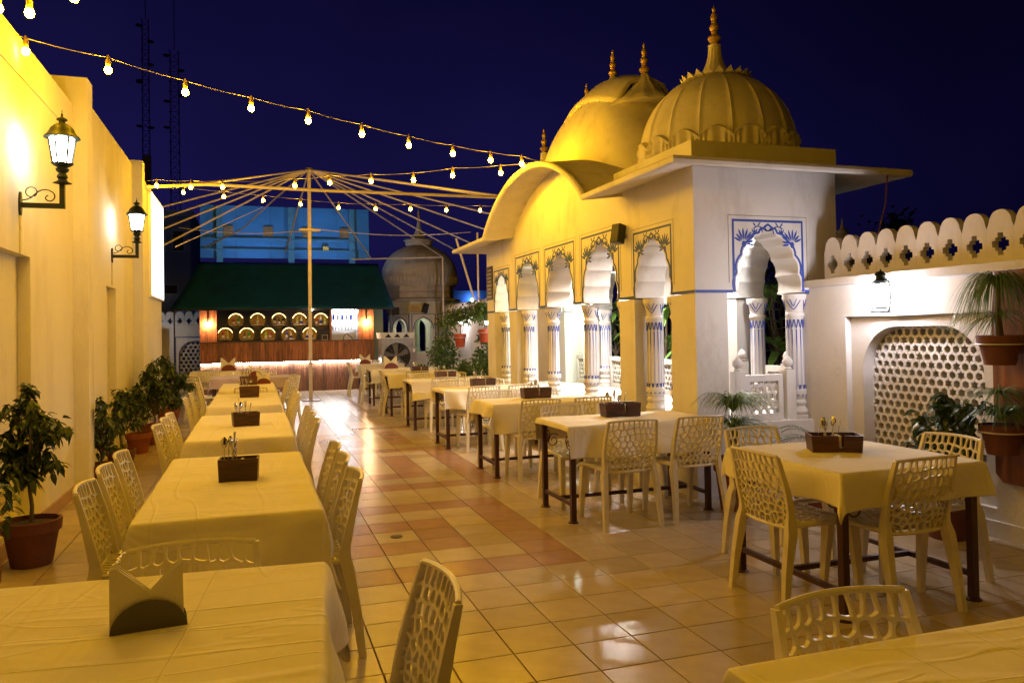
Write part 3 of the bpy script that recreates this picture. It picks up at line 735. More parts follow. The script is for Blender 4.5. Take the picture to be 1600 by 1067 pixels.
for y, z in ((8.28, 4.50), (9.13, 4.74), (9.98, 4.56)):
    big = abs(y-9.13) > .5
    MB().lathe([(.46,-.34),(.44,-.30),(.30,-.22),(.19,-.12),(.11,-.03),(.07,.03),(.05,.06)] if big else [(.11,-.06),(.08,0),(.05,.04),(.042,.06)], 40, (4.48, y, z), ripple=(lambda a, q: 1-.10*abs(math.sin(6*a))) if big else None).build('finial_foot', 'dome', vr)
    finial(4.48, y, z+.03, vr, .98 if y < 9 else .92)
MB().tube([(4.10,8.0,3.86),(3.95,8.3,3.80),(3.88,8.8,3.76),(3.86,9.1,3.74)], .009, 5).build('loose_cable', 'black', pav)
MB().tube([(5.45, 5.60, 2.935), (5.44, 5.55, 2.90), (5.42,5.56,2.6), (5.34, 5.62, 2.2), (5.27,5.7,1.95)], .008, 5).build('loose_cable', 'terracotta_old', pav)
MB().tube([(4.63,9.56,2.9),(4.62,9.55,2.46)], .006, 5).build('lamp_cord', 'black', pav)
sp = thing('spotlight', 'black hanging spotlight glowing beneath, inside the arcade', 'lamp', (4.62, 9.55, 2.28))
MB().lathe([(.085,0),(.10,.01),(.085,.15),(.03,.18)], 16, (4.62, 9.55, 2.28), cap=False).build('shade', 'black', sp)
MB().lathe([(.075,0),(.075,.008)], 16, (4.62, 9.55, 2.30)).build('bulb', 'spot', sp)
MB().tube([(4.62,7.35,2.9),(4.62,7.35,2.83)], .006, 5).build('lamp_cord', 'black', pav)
sp = thing('spotlight', 'black hanging spotlight high in the near bay of the arcade', 'lamp', (4.62, 7.35, 2.66))
MB().lathe([(.085,0),(.10,.01),(.085,.15),(.03,.18)], 16, (4.62, 7.35, 2.66), cap=False).build('shade', 'black', sp)
MB().lathe([(.075,0),(.075,.008)], 16, (4.62, 7.35, 2.68)).build('bulb', 'spot', sp)
il = thing('bulkhead_lamp', 'bright white lamp on the inner wall of the arcade', 'lamp', (4.86, 11.25, 1.75))
MB().lathe([(.05,0),(.07,.03),(.07,.10),(.04,.14)], 14, (4.80, 11.15, 1.72)).build('glass', 'inner', il)
MB().box(4.86, 11.1, 1.70, 4.93, 11.2, 1.88).build('bracket', 'iron', il)
il = thing('bulkhead_lamp', 'small white lamp in the inner corner of the near arcade bay', 'lamp', (4.895, 6.405, 2.35))
MB().lathe([(.015,0),(.026,.015),(.026,.06),(.012,.08)], 14, (4.893, 6.408, 2.34)).build('glass', 'inner_near', il)
MB().box(4.88, 6.342, 2.425, 4.906, 6.42, 2.45).build('bracket', 'iron', il)
# loudspeaker and plaque on the facade
def loudspeaker(label, loc, rz, tilt, s=1.):
    t = thing('loudspeaker', label, 'speaker', loc); t.rotation_euler = (tilt, 0, rz)
    m_ = MB(); m_.box(-.07*s, -.06*s, -.12*s, .07*s, .06*s, .12*s); o = m_.build('cabinet', 'black', t, world=False); bv = o.modifiers.new('b', 'BEVEL'); bv.width = .012*s; bv.segments = 2
    MB().box(-.06*s, -.066*s, -.11*s, .06*s, -.0605*s, .11*s).build('grille', 'metal_dark', t, world=False)
    MB().box(-.02*s, .061*s, -.03*s, .02*s, .11*s, .03*s).build('bracket', 'iron', t, world=False)
    return t
loudspeaker('small black loudspeaker mounted between two painted arches of the pavilion', (3.62, 7.33, 2.50), R(-70), R(-12), .85)
pq = thing('plaque', 'dark plaque with rows of lettering at the far end of the arcade', 'sign', (3.70, 12.3, 2.3))
MB().box(3.695, 12.13, 2.03, 3.7085, 12.46, 2.58).build('board', 'plaque', pq)
for k in range(8):
    MB().box(3.692, 12.16+.02*(k % 3), 2.07+.062*k, 3.6947, 12.43-.03*((k*2) % 3), 2.092+.062*k).build('lettering_line', 'plaque_text', pq)

# ------------------------------------------------------------------ chairs
def voronoi(pts, w, h):
    cells = []
    for i, p in enumerate(pts):
        poly = [Vector((0,0)), Vector((w,0)), Vector((w,h)), Vector((0,h))]
        for j, q in enumerate(pts):
            if i == j: continue
            mid = (p+q)/2; d = q-p; new = []
            for a, b in zip(poly, poly[1:]+poly[:1]):
                sa, sb = (a-mid).dot(d), (b-mid).dot(d)
                if sa <= 0: new.append(a)
                if sa*sb < 0: new.append(a+(b-a)*(sa/(sa-sb)))
            poly = new
            if not poly: break
        cells.append(poly)
    return cells
def lattice(mb, pts, w, h, fn, web, th, K=14):
    for poly in voronoi(pts, w, h):
        if len(poly) < 3: continue
        c = sum(poly, Vector((0,0)))/len(poly)
        ang = [2*math.pi*k/K for k in range(K)] + [math.atan2(p.y-c.y, p.x-c.x) % (2*math.pi) for p in poly]
        ang = sorted(set(round(a, 4) for a in ang)); bd = []
        for a in ang:
            d = Vector((math.cos(a), math.sin(a))); best = 9
            for p, q in zip(poly, poly[1:]+poly[:1]):
                e = q-p; den = d.x*e.y-d.y*e.x
                if abs(den) < 1e-9: continue
                t = ((p.x-c.x)*e.y-(p.y-c.y)*e.x)/den; s = ((p.x-c.x)*d.y-(p.y-c.y)*d.x)/den
                if t > 0 and -1e-3 <= s <= 1+1e-3: best = min(best, t)
            bd.append(best)
        rad = [max(b-web, .3*b) for b in bd]; n = len(rad)
        for _ in range(2): rad = [min(rad[k]*.5+rad[k-1]*.25+rad[(k+1) % n]*.25, max(bd[k]-web*.8, .25*bd[k])) for k in range(n)]
        v = []
        for rs, dd in ((bd, th/2), (rad, th/2), (rad, -th/2), (bd, -th/2)):
            for a, q in zip(ang, rs): v.append(fn((c.x+q*math.cos(a))/w, (c.y+q*math.sin(a))/h, dd))
        f = []
        for k in range(n):
            j = (k+1) % n
            for o in range(3): f.append((o*n+k, o*n+j, (o+1)*n+j, (o+1)*n+k))
        mb.add(v, f)
def back_fn(u, v, d):
    v = max(0, v)
    t = 2*u-1; w = .395+.03*math.sin(math.pi*min(1, v*1.1))
    bulge = .032*(1-t*t)
    return ((u-.5)*w, -.205-.085*v**1.3-bulge+d, .425+.385*v+.008*(1-t*t)*v**3)
def seat_fn(u, v, d):
    w = lerp(.40, .445, v)
    return ((u-.5)*w, -.22+.44*v, .447-.014*math.sin(math.pi*v)*math.sin(math.pi*u)-.02*max(0, v-.85)/.15+d)
def make_chair():
    rg = random.Random(3); t = thing('lattice_chair', 'x', 'chair')
    pts = []; w, h = .42, .385
    for k in range(10): pts.append(Vector((w*(k+.5)/10+rg.uniform(-.006,.006), h-.035+rg.uniform(-.006,.006))))
    rows = [(h-.10, 8), (h-.148, 9), (h-.192, 8), (h-.232, 9), (h-.268, 10), (h-.302, 9), (h-.334, 10), (h-.362, 9)]
    for r_, (z, n) in enumerate(rows):
        for k in range(n): pts.append(Vector((w*(k+.5)/n+rg.uniform(-.016,.016), z+rg.uniform(-.012,.012)+.022*(1-(2*(k+.5)/n-1)**2))))
    pts = [p for p in pts if 0 < p.x < w and 0 < p.y < h]
    mb = MB(); lattice(mb, pts, w, h, back_fn, .0055, .013); 
    b = mb.build('backrest', 'chair', t, smooth=35, world=False)
    MB().tube([back_fn(k/14, 1, 0) for k in range(15)], .0095, 7).build('top_rail', 'chair', b, world=False)
    MB().tube([back_fn(k/14, 0, 0) for k in range(15)], .011, 7).build('bottom_rail', 'chair', b, world=False)
    pts = []
    for r_ in range(8):
        n = 8 if r_ % 2 else 9
        for k in range(n): pts.append(Vector((.44*(k+.5)/n+rg.uniform(-.008,.008), .44*(r_+.5)/8+rg.uniform(-.008,.008))))
    mb = MB(); lattice(mb, pts, .44, .44, seat_fn, .006, .012, 10); s = mb.build('seat', 'chair', t, smooth=35, world=False)
    rim = MB(); loop = [seat_fn(0, k/8, -.006) for k in range(9)]+[seat_fn(k/8, 1, -.006) for k in range(1, 9)]+[seat_fn(1, 1-k/8, -.006) for k in range(1, 9)]
    rim.tube(loop, .015, 7); rim.build('seat_rim', 'chair', s, world=False)
    for sx in (-1, 1):
        # rear leg running up into the side rail of the back
        L = MB(); prof = [(.232, -.285, 0, .030, .032), (.222, -.262, .2, .036, .042), (.212, -.225, .40, .042, .058), (.2, -.213, .46, .030, .056)]
        st = [[(sx*x-a/2, y-b_/2, z), (sx*x+a/2, y-b_/2, z), (sx*x+a/2, y+b_/2, z), (sx*x-a/2, y+b_/2, z)] for x, y, z, a, b_ in prof]
        for v in (.2, .4, .6, .8, 1.0):
            q = back_fn(.5+sx*.5, v, 0); a, b_ = .020, .05-.028*v
            st.append([(q[0]-a/2, q[1]-b_/2, q[2]), (q[0]+a/2, q[1]-b_/2, q[2]), (q[0]+a/2, q[1]+b_/2, q[2]), (q[0]-a/2, q[1]+b_/2, q[2])])
        vs = [p for r_ in st for p in r_]; fs = [(i*4+k, i*4+(k+1) % 4, (i+1)*4+(k+1) % 4, (i+1)*4+k) for i in range(len(st)-1) for k in range(4)] + [(3,2,1,0), tuple(len(vs)-4+k for k in range(4))]
        o = L.add(vs, fs).build('rear_leg', 'chair', t, smooth=50, world=False)
        prof = [(.215, .225, 0, .028, .03), (.212, .21, .2, .036, .044), (.206, .19, .40, .042, .06), (.20, .185, .44, .03, .06)]
        st = [[(sx*x-a/2, y-b_/2, z), (sx*x+a/2, y-b_/2, z), (sx*x+a/2, y+b_/2, z), (sx*x-a/2, y+b_/2, z)] for x, y, z, a, b_ in prof]
        vs = [p for r_ in st for p in r_]; fs = [(i*4+k, i*4+(k+1) % 4, (i+1)*4+(k+1) % 4, (i+1)*4+k) for i in range(len(st)-1) for k in range(4)] + [(3,2,1,0), tuple(len(vs)-4+k for k in range(4))]
        MB().add(vs, fs).build('front_leg', 'chair', t, smooth=50, world=False)
    return t
chair0 = make_chair(); used = [False]
def chair(bx, by, face, label, group):
    """(bx, by): middle of the top of the backrest; face: direction the sitter looks (degrees, 90 = away from camera)"""
    rz = R(face-90); d = Vector((math.cos(R(face)), math.sin(R(face)))); o = Vector((bx, by))+d*.30
    rz += rg2.uniform(-.03, .03)
    if not used[0]:
        used[0] = True; chair0.location = (o.x, o.y, .0027); chair0.rotation_euler.z = rz; chair0['label'] = label; chair0['group'] = group; return chair0
    return dup(chair0, (o.x, o.y, .0027), rz, label, group)
rg2 = random.Random(5)
G1, G2, G3 = 'lattice chairs along the left row of tables', 'lattice chairs along the arcade tables', 'lattice chairs round the front right tables'
# front right
chair(1.40, 1.62, -90, 'ivory lattice chair tucked against the far edge of the cropped bottom right table', G3)
chair(.49, 2.12, 180, 'ivory lattice chair at the aisle side of the closest left table, bottom of the picture', G1)
chair(2.60, 3.67, 0, 'ivory lattice chair at the left side of the square table, back turned to the aisle', G3)
chair(3.25, 3.11, 90, 'ivory lattice chair at the near side of the square table, back towards the camera', G3)
chair(3.20, 4.52, -90, 'ivory lattice chair behind the square table, only its top edge showing', G3)
chair(4.05, 3.66, 180, 'ivory lattice chair behind the square table in front of the jali niche', G3)
# left row
chair(-.21, 2.775, -90, 'ivory lattice chair between the first and second tables of left row, facing the camera', G1)
for k, y in enumerate((4.06, 4.58, 5.09)): chair(-.765, y, 0, 'ivory lattice chair at the second left table, plant side, %s from the camera' % ORD[k], G1)
for k, y in enumerate((3.90, 4.46, 4.94)): chair(.47, y, 180, 'ivory lattice chair at the second left table, aisle side, %s from the camera' % ORD[k], G1)
for k, y in enumerate((6.55, 7.09, 7.5)): chair(-.73, y, 0, 'ivory lattice chair at the third left table, plant side, %s from the camera' % ORD[k], G1)
for k, y in enumerate((6.45, 7.02, 7.6)): chair(.47, y, 180, 'ivory lattice chair at the third left table, aisle side, %s from the camera' % ORD[k], G1)
for k, y in enumerate((9.3, 10.1)): chair(-.74, y, 0, 'ivory lattice chair at the fourth left table, plant side, %s from the camera' % ORD[k], G1)
for k, y in enumerate((9.2, 9.75, 10.3)): chair(.47, y, 180, 'ivory lattice chair at the fourth left table, aisle side, %s from the camera' % ORD[k], G1)
chair(-.82, 12.4, 0, 'ivory lattice chair on the plant side of the farthest clothed left table', G1)
chair(.46, 12.2, 180, 'ivory lattice chair on the aisle side of the farthest clothed left table', G1)
chair(-.05, 10.85, 90, 'ivory lattice chair between the fourth and fifth left tables, behind a wooden caddy', G1)
chair(.66, 13.9, 200, 'ivory lattice chair turned aside at the end of left row before the steel pole', G1)
chair(-1.05, 14.4, 40, 'ivory lattice chair beside the farthest pot of the ficus row', G1)
chair(-.45, 15.9, -90, 'ivory lattice chair drawn up behind the mauve table', G1)
chair(.20, 16.1, -90, 'ivory lattice chair at the mauve table, right of its napkins', G1)
chair(-.9, 17.0, 90, 'ivory lattice chair nearest the bar on the left, back to camera', G1)
# arcade row
RY = [5.62, 7.63, 9.75, 11.9, 14.1, 16.3]
for k, y in enumerate(RY[:5]):
    n = '%s arcade table' % ORD[k]
    chair(2.69+.02*k, y-.37, 90, 'ivory lattice chair on the near side of the ' + n + ', aisle end', G2)
    chair(3.27, y-.36, 90, 'ivory lattice chair on the near side of the ' + n + ', pavilion end', G2)
    chair(3.22, y+1.02, -90, 'ivory lattice chair on the far side of the ' + n + ', pavilion end', G2)
    if k in (0, 1, 2, 3): chair(2.66, y+1.0, -90, 'ivory lattice chair on the far side of the ' + n + ', aisle end', G2)
chair(2.20, 14.45, 0, 'ivory lattice chair at the aisle end of the fifth arcade table, seen from behind', G2)
chair(2.12, 16.9, 0, 'ivory lattice chair at the aisle end of the farthest clothed arcade table', G2)
chair(2.16, 19.4, 0, 'ivory lattice chair nearest the steel pole at the bar-side table', G2)
chair(2.85, 20.15, -90, 'ivory lattice chair at the bar-side table with its back to the bar', G2)
chair(3.35, 19.1, 160, 'ivory lattice chair at the bar-side table before the air cooler', G2)

# ------------------------------------------------------------------ tables, cloths
def scroll(mb, fn, r=.0045):
    pts = []
    for k in range(26):
        t = k/25; a = R(200)-t*R(520); q = .012+.05*t; pts.append(fn(.06+q*math.cos(a), -.12+q*math.sin(a)))
    mb.tube(pts, r, 5)
def table(label, x0, y0, x1, y1, group, brackets=True, z=.752, rail='x'):
    t = thing('dining_table', label, 'table', ((x0+x1)/2, (y0+y1)/2, .0027), group)
    MB().box(x0, y0, z-.028, x1, y1, z).build('table_top', 'tabletop', t)
    i = .045
    for x in (x0+i, x1-i):
        for y in (y0+i, y1-i):
            lg = MB().box(x-.02, y-.02, .0027, x+.02, y+.02, z-.0285).build('leg', 'steel', t)
            MB().lathe([(.042,0),(.042,.006),(.03,.012)], 14, (x, y, .003)).build('foot_plate', 'steel', lg)
    for y in (y0+i, y1-i): MB().bar((x0+i+.02, y, z-.05), (x1-i-.02, y, z-.05), .03, .04).build('apron_rail', 'steel', t)
    for x in (x0+i, x1-i): MB().bar((x, y0+i+.02, .14), (x, y1-i-.02, .14), .028).build('stretcher', 'steel', t)
    MB().bar((x0+i+.015, (y0+y1)/2, .14), (x1-i-.015, (y0+y1)/2, .14), .028).build('stretcher', 'steel', t)
    if brackets:
        for x in (x0+i,):
            for s, yy in ((1, y0+i+.02), (-1, y1-i-.02)):
                mb = MB(); scroll(mb, lambda a, b: (x, yy+s*a, z-.03+b)); scroll(mb, lambda a, b: (x, yy+s*(-b-.05), z-.075-a)); mb.build('scroll_bracket', 'steel', t)
        for y in (y0+i, y1-i):
            mb = MB(); scroll(mb, lambda a, b: (x0+i+.02+a, y, z-.07+b)); mb.build('scroll_bracket', 'steel', t)
    return t
def cloth(label, x0, y0, x1, y1, ov, group, z=.7525, m='cloth', seed=0, rz=0, wave=1.):
    """ov = overhang on (x0, x1, y0, y1) sides"""
    cx, cy_ = (x0+x1)/2, (y0+y1)/2; st = .035
    def axis(a, b, oa, ob):
        L = [a-oa+oa*k/max(1, round(oa/st)) for k in range(max(1, round(oa/st)))]; n = max(2, round((b-a)/.06))
        L += [a, a+.012]+[a+(b-a)*k/n for k in range(1, n)]+[b-.012]; n = max(1, round(ob/st)); L += [b+ob*k/n for k in range(n+1)]; return L
    xs, ys_ = axis(x0, x1, ov[0], ov[1]), axis(y0, y1, ov[2], ov[3]); vs = []
    e = .007
    for y in ys_:
        for x in xs:
            ex = x0-x if x < x0 else (x-x1 if x > x1 else 0); ey = y0-y if y < y0 else (y-y1 if y > y1 else 0)
            sx = -1 if x < x0 else 1; sy = -1 if y < y0 else 1
            bx_, by_ = min(max(x, x0), x1), min(max(y, y0), y1)
            h = math.hypot(ex, ey); nz = noise.noise((x*2.1+seed, y*2.1, seed*1.7)); n2 = noise.noise((x*6+seed, y*6, 3.3))
            if h < 1e-6:
                d = min(x-x0, x1-x, y-y0, y1-y)
                zz = z+.0045+.0018*n2+.002*nz+.0035*max(0, 1-abs(x-cx)/.012)*(1 if d > .02 else .3)+.0026*max(0, 1-abs(y-lerp(y0, y1, .37))/.014)
                vs.append((x, y, zz)); continue
            # hang down with soft waves; corners fall as free points
            along = (y if ex > ey else x)
            amp = .030*wave*min(1, h/.2)
            wv = math.sin(along*9+seed*2.1+nz*5)*amp*1.25 + nz*amp*1.6
            lat = e+.10*h+wv*.8
            ux, uy = ex/h*sx, ey/h*sy
            if ex > 0 and ey > 0:
                k = min(ex, ey)/max(ex, ey); lat = e+(.10+.16*k)*h + wv*.5
            drop = h*(1+.13*noise.noise((along*1.6+seed, .3, seed))) - .012 + .004*n2
            dz = max(.0, drop)
            vs.append((bx_+ux*lat, by_+uy*lat, z+.003-dz*(.985)))
    W = len(xs); fs = [(j*W+i, j*W+i+1, (j+1)*W+i+1, (j+1)*W+i) for j in range(len(ys_)-1) for i in range(W-1)]
    if rz:
        c, s = math.cos(rz), math.sin(rz); vs = [(cx+(a-cx)*c-(b-cy_)*s, cy_+(a-cx)*s+(b-cy_)*c, q) for a, b, q in vs]
    o = MB().add(vs, fs).build('tablecloth', m, None, smooth=70, loc=(cx, cy_, z))
    mod = o.modifiers.new('thick', 'SOLIDIFY'); mod.thickness = .0022; mod.offset = 1
    sb = o.modifiers.new('sub', 'SUBSURF'); sb.levels = 1; sb.render_levels = 1
    return tag(o, label, 'tablecloth', group)
GT, GC = 'dining tables on the terrace', 'white tablecloths'
def turned(o, cx, cy_, a):
    """turn a thing about a vertical line"""
    c, s = math.cos(a), math.sin(a); x, y = o.location.x-cx, o.location.y-cy_
    o.location.x, o.location.y = cx+x*c-y*s, cy_+x*s+y*c; o.rotation_euler.z += a
# left row
t = table('long table under the closest white cloth at bottom left', -1.20, 1.05, .205, 2.62, GT, False); 
for o in (t,): turned(o, .2, 2.6, R(-5))
c = cloth('white cloth on the closest table at bottom left, under a folded napkin holder', -1.205, 1.045, .21, 2.63, (.25, .27, .3, .28), GC, seed=1); turned(c, .2, 2.6, R(-5))
for k, (a, b) in enumerate(((3.42, 5.16), (5.97, 7.83), (8.79, 10.66), (11.25, 13.0))):
    table('long table of left row, %s counted from the camera, hidden beneath its cloth' % ORD[k+1], -.475, a, .26, b, GT, False)
    cloth('white cloth on the %s table of left row, with a wooden cutlery caddy' % ORD[k+1], -.48, a-.005, .265, b+.005, (.27, .27, .24, .24), GC, seed=2.3*k+3)
table('round-edged table under the mauve cloth near the bar', -.75, 14.6, .62, 15.4, GT, False)
cloth('mauve cloth on the table before the lit bar', -.755, 14.595, .625, 15.405, (.2, .2, .2, .2), GC, m='cloth_mauve', seed=21)
table('farthest left table in front of the lit bar', -1.3, 17.6, .2, 18.3, GT, False)
cloth('cream cloth on the farthest left table below the glowing strip', -1.305, 17.595, .205, 18.305, (.22, .22, .25, .2), GC, seed=25)
# arcade row
for k, y in enumerate(RY):
    w = (2.30, 3.60)
    table('arcade table with maroon steel legs, %s from the camera' % ORD[k], w[0], y-.04, w[1], y+.66, GT)
    cloth('white cloth on the %s arcade table from the camera, aisle end left bare' % ORD[k], w[0]-.003, y-.045, w[1]+.005, y+.665, (.055 if k != 1 else .16, .05, .27+.03*(k % 2), .22), GC, seed=31+k*1.9, wave=1.3)
table('bar-side table between the steel pole and the air cooler', 2.45, 19.2, 3.5, 19.9, GT, False)
cloth('white cloth on the bar-side table before the air cooler', 2.445, 19.195, 3.505, 19.905, (.2, .2, .22, .2), GC, seed=51)
# square table and the cropped one
table('square table with maroon steel legs before the jali niche', 2.79, 3.20, 3.74, 4.17, GT)
cloth('white cloth on the square table before the jali niche', 2.785, 3.195, 3.745, 4.175, (.19, .10, .20, .10), GC, seed=61, wave=.8)
t = table('table cropped by the bottom right corner of the picture', .98, .45, 2.6, 1.48, GT, False)
c = cloth('white cloth on the table cropped by the bottom right corner', .975, .445, 2.605, 1.485, (.22, .2, .2, .22), GC, seed=71)

# ------------------------------------------------------------------ things on the tables
TZ = .758
def cutlery_piece(kind, x, y, z, L, a, lean):
    mb = MB(); d = Vector((math.cos(a)*lean, math.sin(a)*lean, 1)).normalized(); s = Vector((-math.sin(a), math.cos(a), 0)); o = Vector((x, y, z)); e = o+d*L
    mb.tube([o, o+d*L*.6, e], [.0038, .003, .0026], 6)
    if kind == 'spoon':
        v = []; n = 10; u = s.cross(d)
        for i in range(5):
            t = i/4
            for k in range(n):
                q = 2*math.pi*k/n; r_ = math.sin(math.pi*min(.97, max(.06, t)))**.7
                v.append(e+d*(.058*t)+s*.019*r_*math.cos(q)+u*(.005*r_*math.sin(q)))
        mb.add(v, [(i*n+k, i*n+(k+1) % n, (i+1)*n+(k+1) % n, (i+1)*n+k) for i in range(4) for k in range(n)])
    elif kind == 'fork':
        for k in (-1.5, -.5, .5, 1.5): mb.tube([e, e+d*.015+s*.006*k, e+d*.055+s*.0062*k], .0016, 4)
    else: mb.hexa([e-s*.003, e+s*.003, e+s*.003+d*.001, e-s*.003+d*.001], [e-s*.009+d*.08, e+s*.009+d*.08, e+s*.009+d*.081, e-s*.009+d*.081])
    return mb
def caddy(label, x, y, rz, w, d, h, seed, notch=True, z=TZ):
    t = thing('cutlery_caddy', label, 'caddy', (x, y, z), 'wooden cutlery caddies on the tables', rz); g = .008; rg = random.Random(seed)
    w2, d2 = w/2, d/2; f = 1.06
    if notch:
        c = w*.08
        MB().plate([(-w2,0),(w2,0),(w2*f,h),(c+.016,h),(c+.012,h*.3),(c-.012,h*.3),(c-.016,h),(-w2*f,h)], [], XZ(-d2), 0, g).build('front_board', 'darkwood', t, world=False)
    else: MB().plate([(-w2,0),(w2,0),(w2*f,h),(-w2*f,h)], [], XZ(-d2), 0, g).build('front_board', 'darkwood', t, world=False)
    MB().plate([(-w2,0),(w2,0),(w2*f,h),(-w2*f,h)], [], XZ(d2-g), 0, g).build('back_board', 'darkwood', t, world=False)
    for s in (-1, 1): MB().hexa([(s*w2,-d2+g,0),(s*(w2-g),-d2+g,0),(s*(w2-g),d2-g,0),(s*w2,d2-g,0)], [(s*w2*f,-d2+g,h),(s*(w2*f-g),-d2+g,h),(s*(w2*f-g),d2-g,h),(s*w2*f,d2-g,h)]).build('side_board', 'darkwood', t, world=False)
    MB().box(-w2+g,-d2+g,0,w2-g,d2-g,g).build('bottom_board', 'darkwood', t, world=False)
    MB().box(-.004+w*.02,-d2+g,g,.004+w*.02,d2-g,h*.85).build('divider', 'darkwood', t, world=False)
    MB().box(w*.05,-d2*.5,g,w*.12,d2*.6,h*.93).build('napkin_stack', 'paper', t, world=False)
    for k in range(7):
        kind = ('spoon', 'fork', 'spoon', 'knife', 'spoon', 'fork', 'spoon')[k]
        cutlery_piece(kind, -w2*.75+w*.11*k*.62+rg.uniform(-.008,.008), rg.uniform(-d2*.55, d2*.55), g, h*.92+rg.uniform(.015,.06), rg.uniform(0, 6.28), rg.uniform(.05,.28)).build(kind, 'cutlery', t, world=False)
    return t
caddy('dark wooden caddy full of spoons and forks on the second left table', -.085, 4.27, R(-4), .185, .12, .115, 1, False)
caddy('dark wooden caddy with a tangle of spoons on the third left table', -.08, 6.83, R(8), .20, .14, .11, 2, False)
caddy('dark wooden caddy of cutlery on the fourth left table', -.07, 10.0, R(0), .22, .14, .13, 3, False)
caddy('dark wooden caddy on the fifth left table, beside the napkins', -.10, 12.5, R(2), .24, .15, .13, 4, False)
caddy('planter-like dark wooden caddy with a gold-bowled spoon on the square table', 3.27, 3.80, R(-27), .275, .17, .10, 5)
for k, (x, y) in enumerate(((2.98, 6.06), (2.96, 8.12), (2.92, 10.1), (2.93, 12.3), (2.95, 14.5))):
    caddy('long dark wooden caddy holding cutlery on the %s arcade table' % ORD[k], x, y, R(-3+2*(k % 3)), .31, .14, .115, 10+k)
caddy('dark caddy cut off by the right edge on the bottom right table', 1.66, 1.17, R(4), .2, .13, .12, 31, False)
def napkins(label, x, y, rz, s, m, z=TZ):
    t = thing('napkin_holder', label, 'napkin holder', (x, y, z), 'napkin holders with folded paper', rz)
    half = [(-.105*s, 0), (.105*s, 0)]+[(.105*s*math.cos(a), .088*s*math.sin(a)) for a in [math.pi*k/18 for k in range(1, 18)]]
    MB().plate(half, [], XZ(-.03*s), 0, .006*s).build('front_plate', m, t, world=False)
    MB().plate(half, [], XZ(.03*s), 0, .006*s).build('back_plate', m, t, world=False)
    MB().box(-.10*s,-.024*s,0,.10*s,.03*s,.006*s).build('base', m, t, world=False)
    for k in range(5):
        yy = -.02*s+.011*s*k; o = .004*s*(k % 2)
        v = [(-.105*s, .006*s), (-.105*s+o, .185*s-o*2), (-.088*s, .190*s-o), (.004*s+o, .105*s), (.075*s, .175*s-o), (.092*s, .188*s-o*2), (.096*s, .006*s)]
        MB().plate(v, [], (lambda yy: (lambda a, b, d: (a, yy+d+.10*max(0, b-.1*s), b)))(yy), 0, .0045*s).build('napkin', 'paper', t, world=False)
    return t
napkins('large napkin holder with two folded paper points on the closest table', -.265, 2.20, R(6), .86, 'holder')
napkins('napkin holder on the fifth left table, right of the wooden caddy', .12, 12.62, R(0), 1.0, 'holder_red')
napkins('napkin holder on the farthest left table by the glowing strip', -.55, 17.9, R(8), 1.5, 'holder_red')
napkins('napkin holder on the mauve table', .0, 15.1, R(-6), 1.1, 'holder_red')
napkins('napkin holder standing on the sixth arcade table', 2.75, 16.55, R(5), 1.4, 'holder_red')
napkins('napkin holder on the bar-side table', 2.6, 19.5, R(-5), 1.3, 'holder_red')
def bottle_mesh(h=.30, r=.038): return [(r*.9,0),(r,.01),(r,h*.55),(r*.8,h*.66),(r*.36,h*.76),(r*.33,h*.95),(r*.4,h*.955),(r*.4,h)]

# ------------------------------------------------------------------ plants
def leaf(mb, o, d, L, w, droop, nrm, fold=.25):
    """pointed leaf of six faces folded along its midrib"""
    d = d.normalized(); s = d.cross(nrm)
    if s.length < 1e-4: s = d.cross(Vector((1, 0, 0)))
    s.normalize(); u = s.cross(d)
    def P(t, k):
        return o + d*(L*t) - Vector((0,0,1))*(droop*L*t*t) + s*(w*k*math.sin(math.pi*min(.98, t*.95+.03))**.8) + u*(abs(k)*w*fold)
    ts = (0, .3, .65, 1)
    v = [P(0, 0), P(.3, -1), P(.3, 0), P(.3, 1), P(.65, -.9), P(.65, 0), P(.65, .9), P(1, 0)]
    mb.add(v, [(0,2,1), (0,3,2), (1,2,5,4), (2,3,6,5), (4,5,7), (5,6,7)])
def rv(rg): 
    v = Vector((rg.gauss(0,1), rg.gauss(0,1), rg.gauss(0,1))); v.normalize(); return v
def pot(mb_parent, x, y, z, r, h, m='terracotta', soil=True):
    MB().lathe([(r*.68,0),(r*.70,.01),(r*.90,h*.72),(r*.93,h*.74),(r*1.0,h*.75),(r*1.03,h*.99),(r*.99,h),(r*.90,h),(r*.88,h*.88)], 28, (x, y, z)).build('pot', m, mb_parent)
    if soil: MB().lathe([(r*.885,0),(r*.6,.012),(.01,.016)], 18, (x, y, z+h*.885)).build('soil', 'soil', mb_parent)
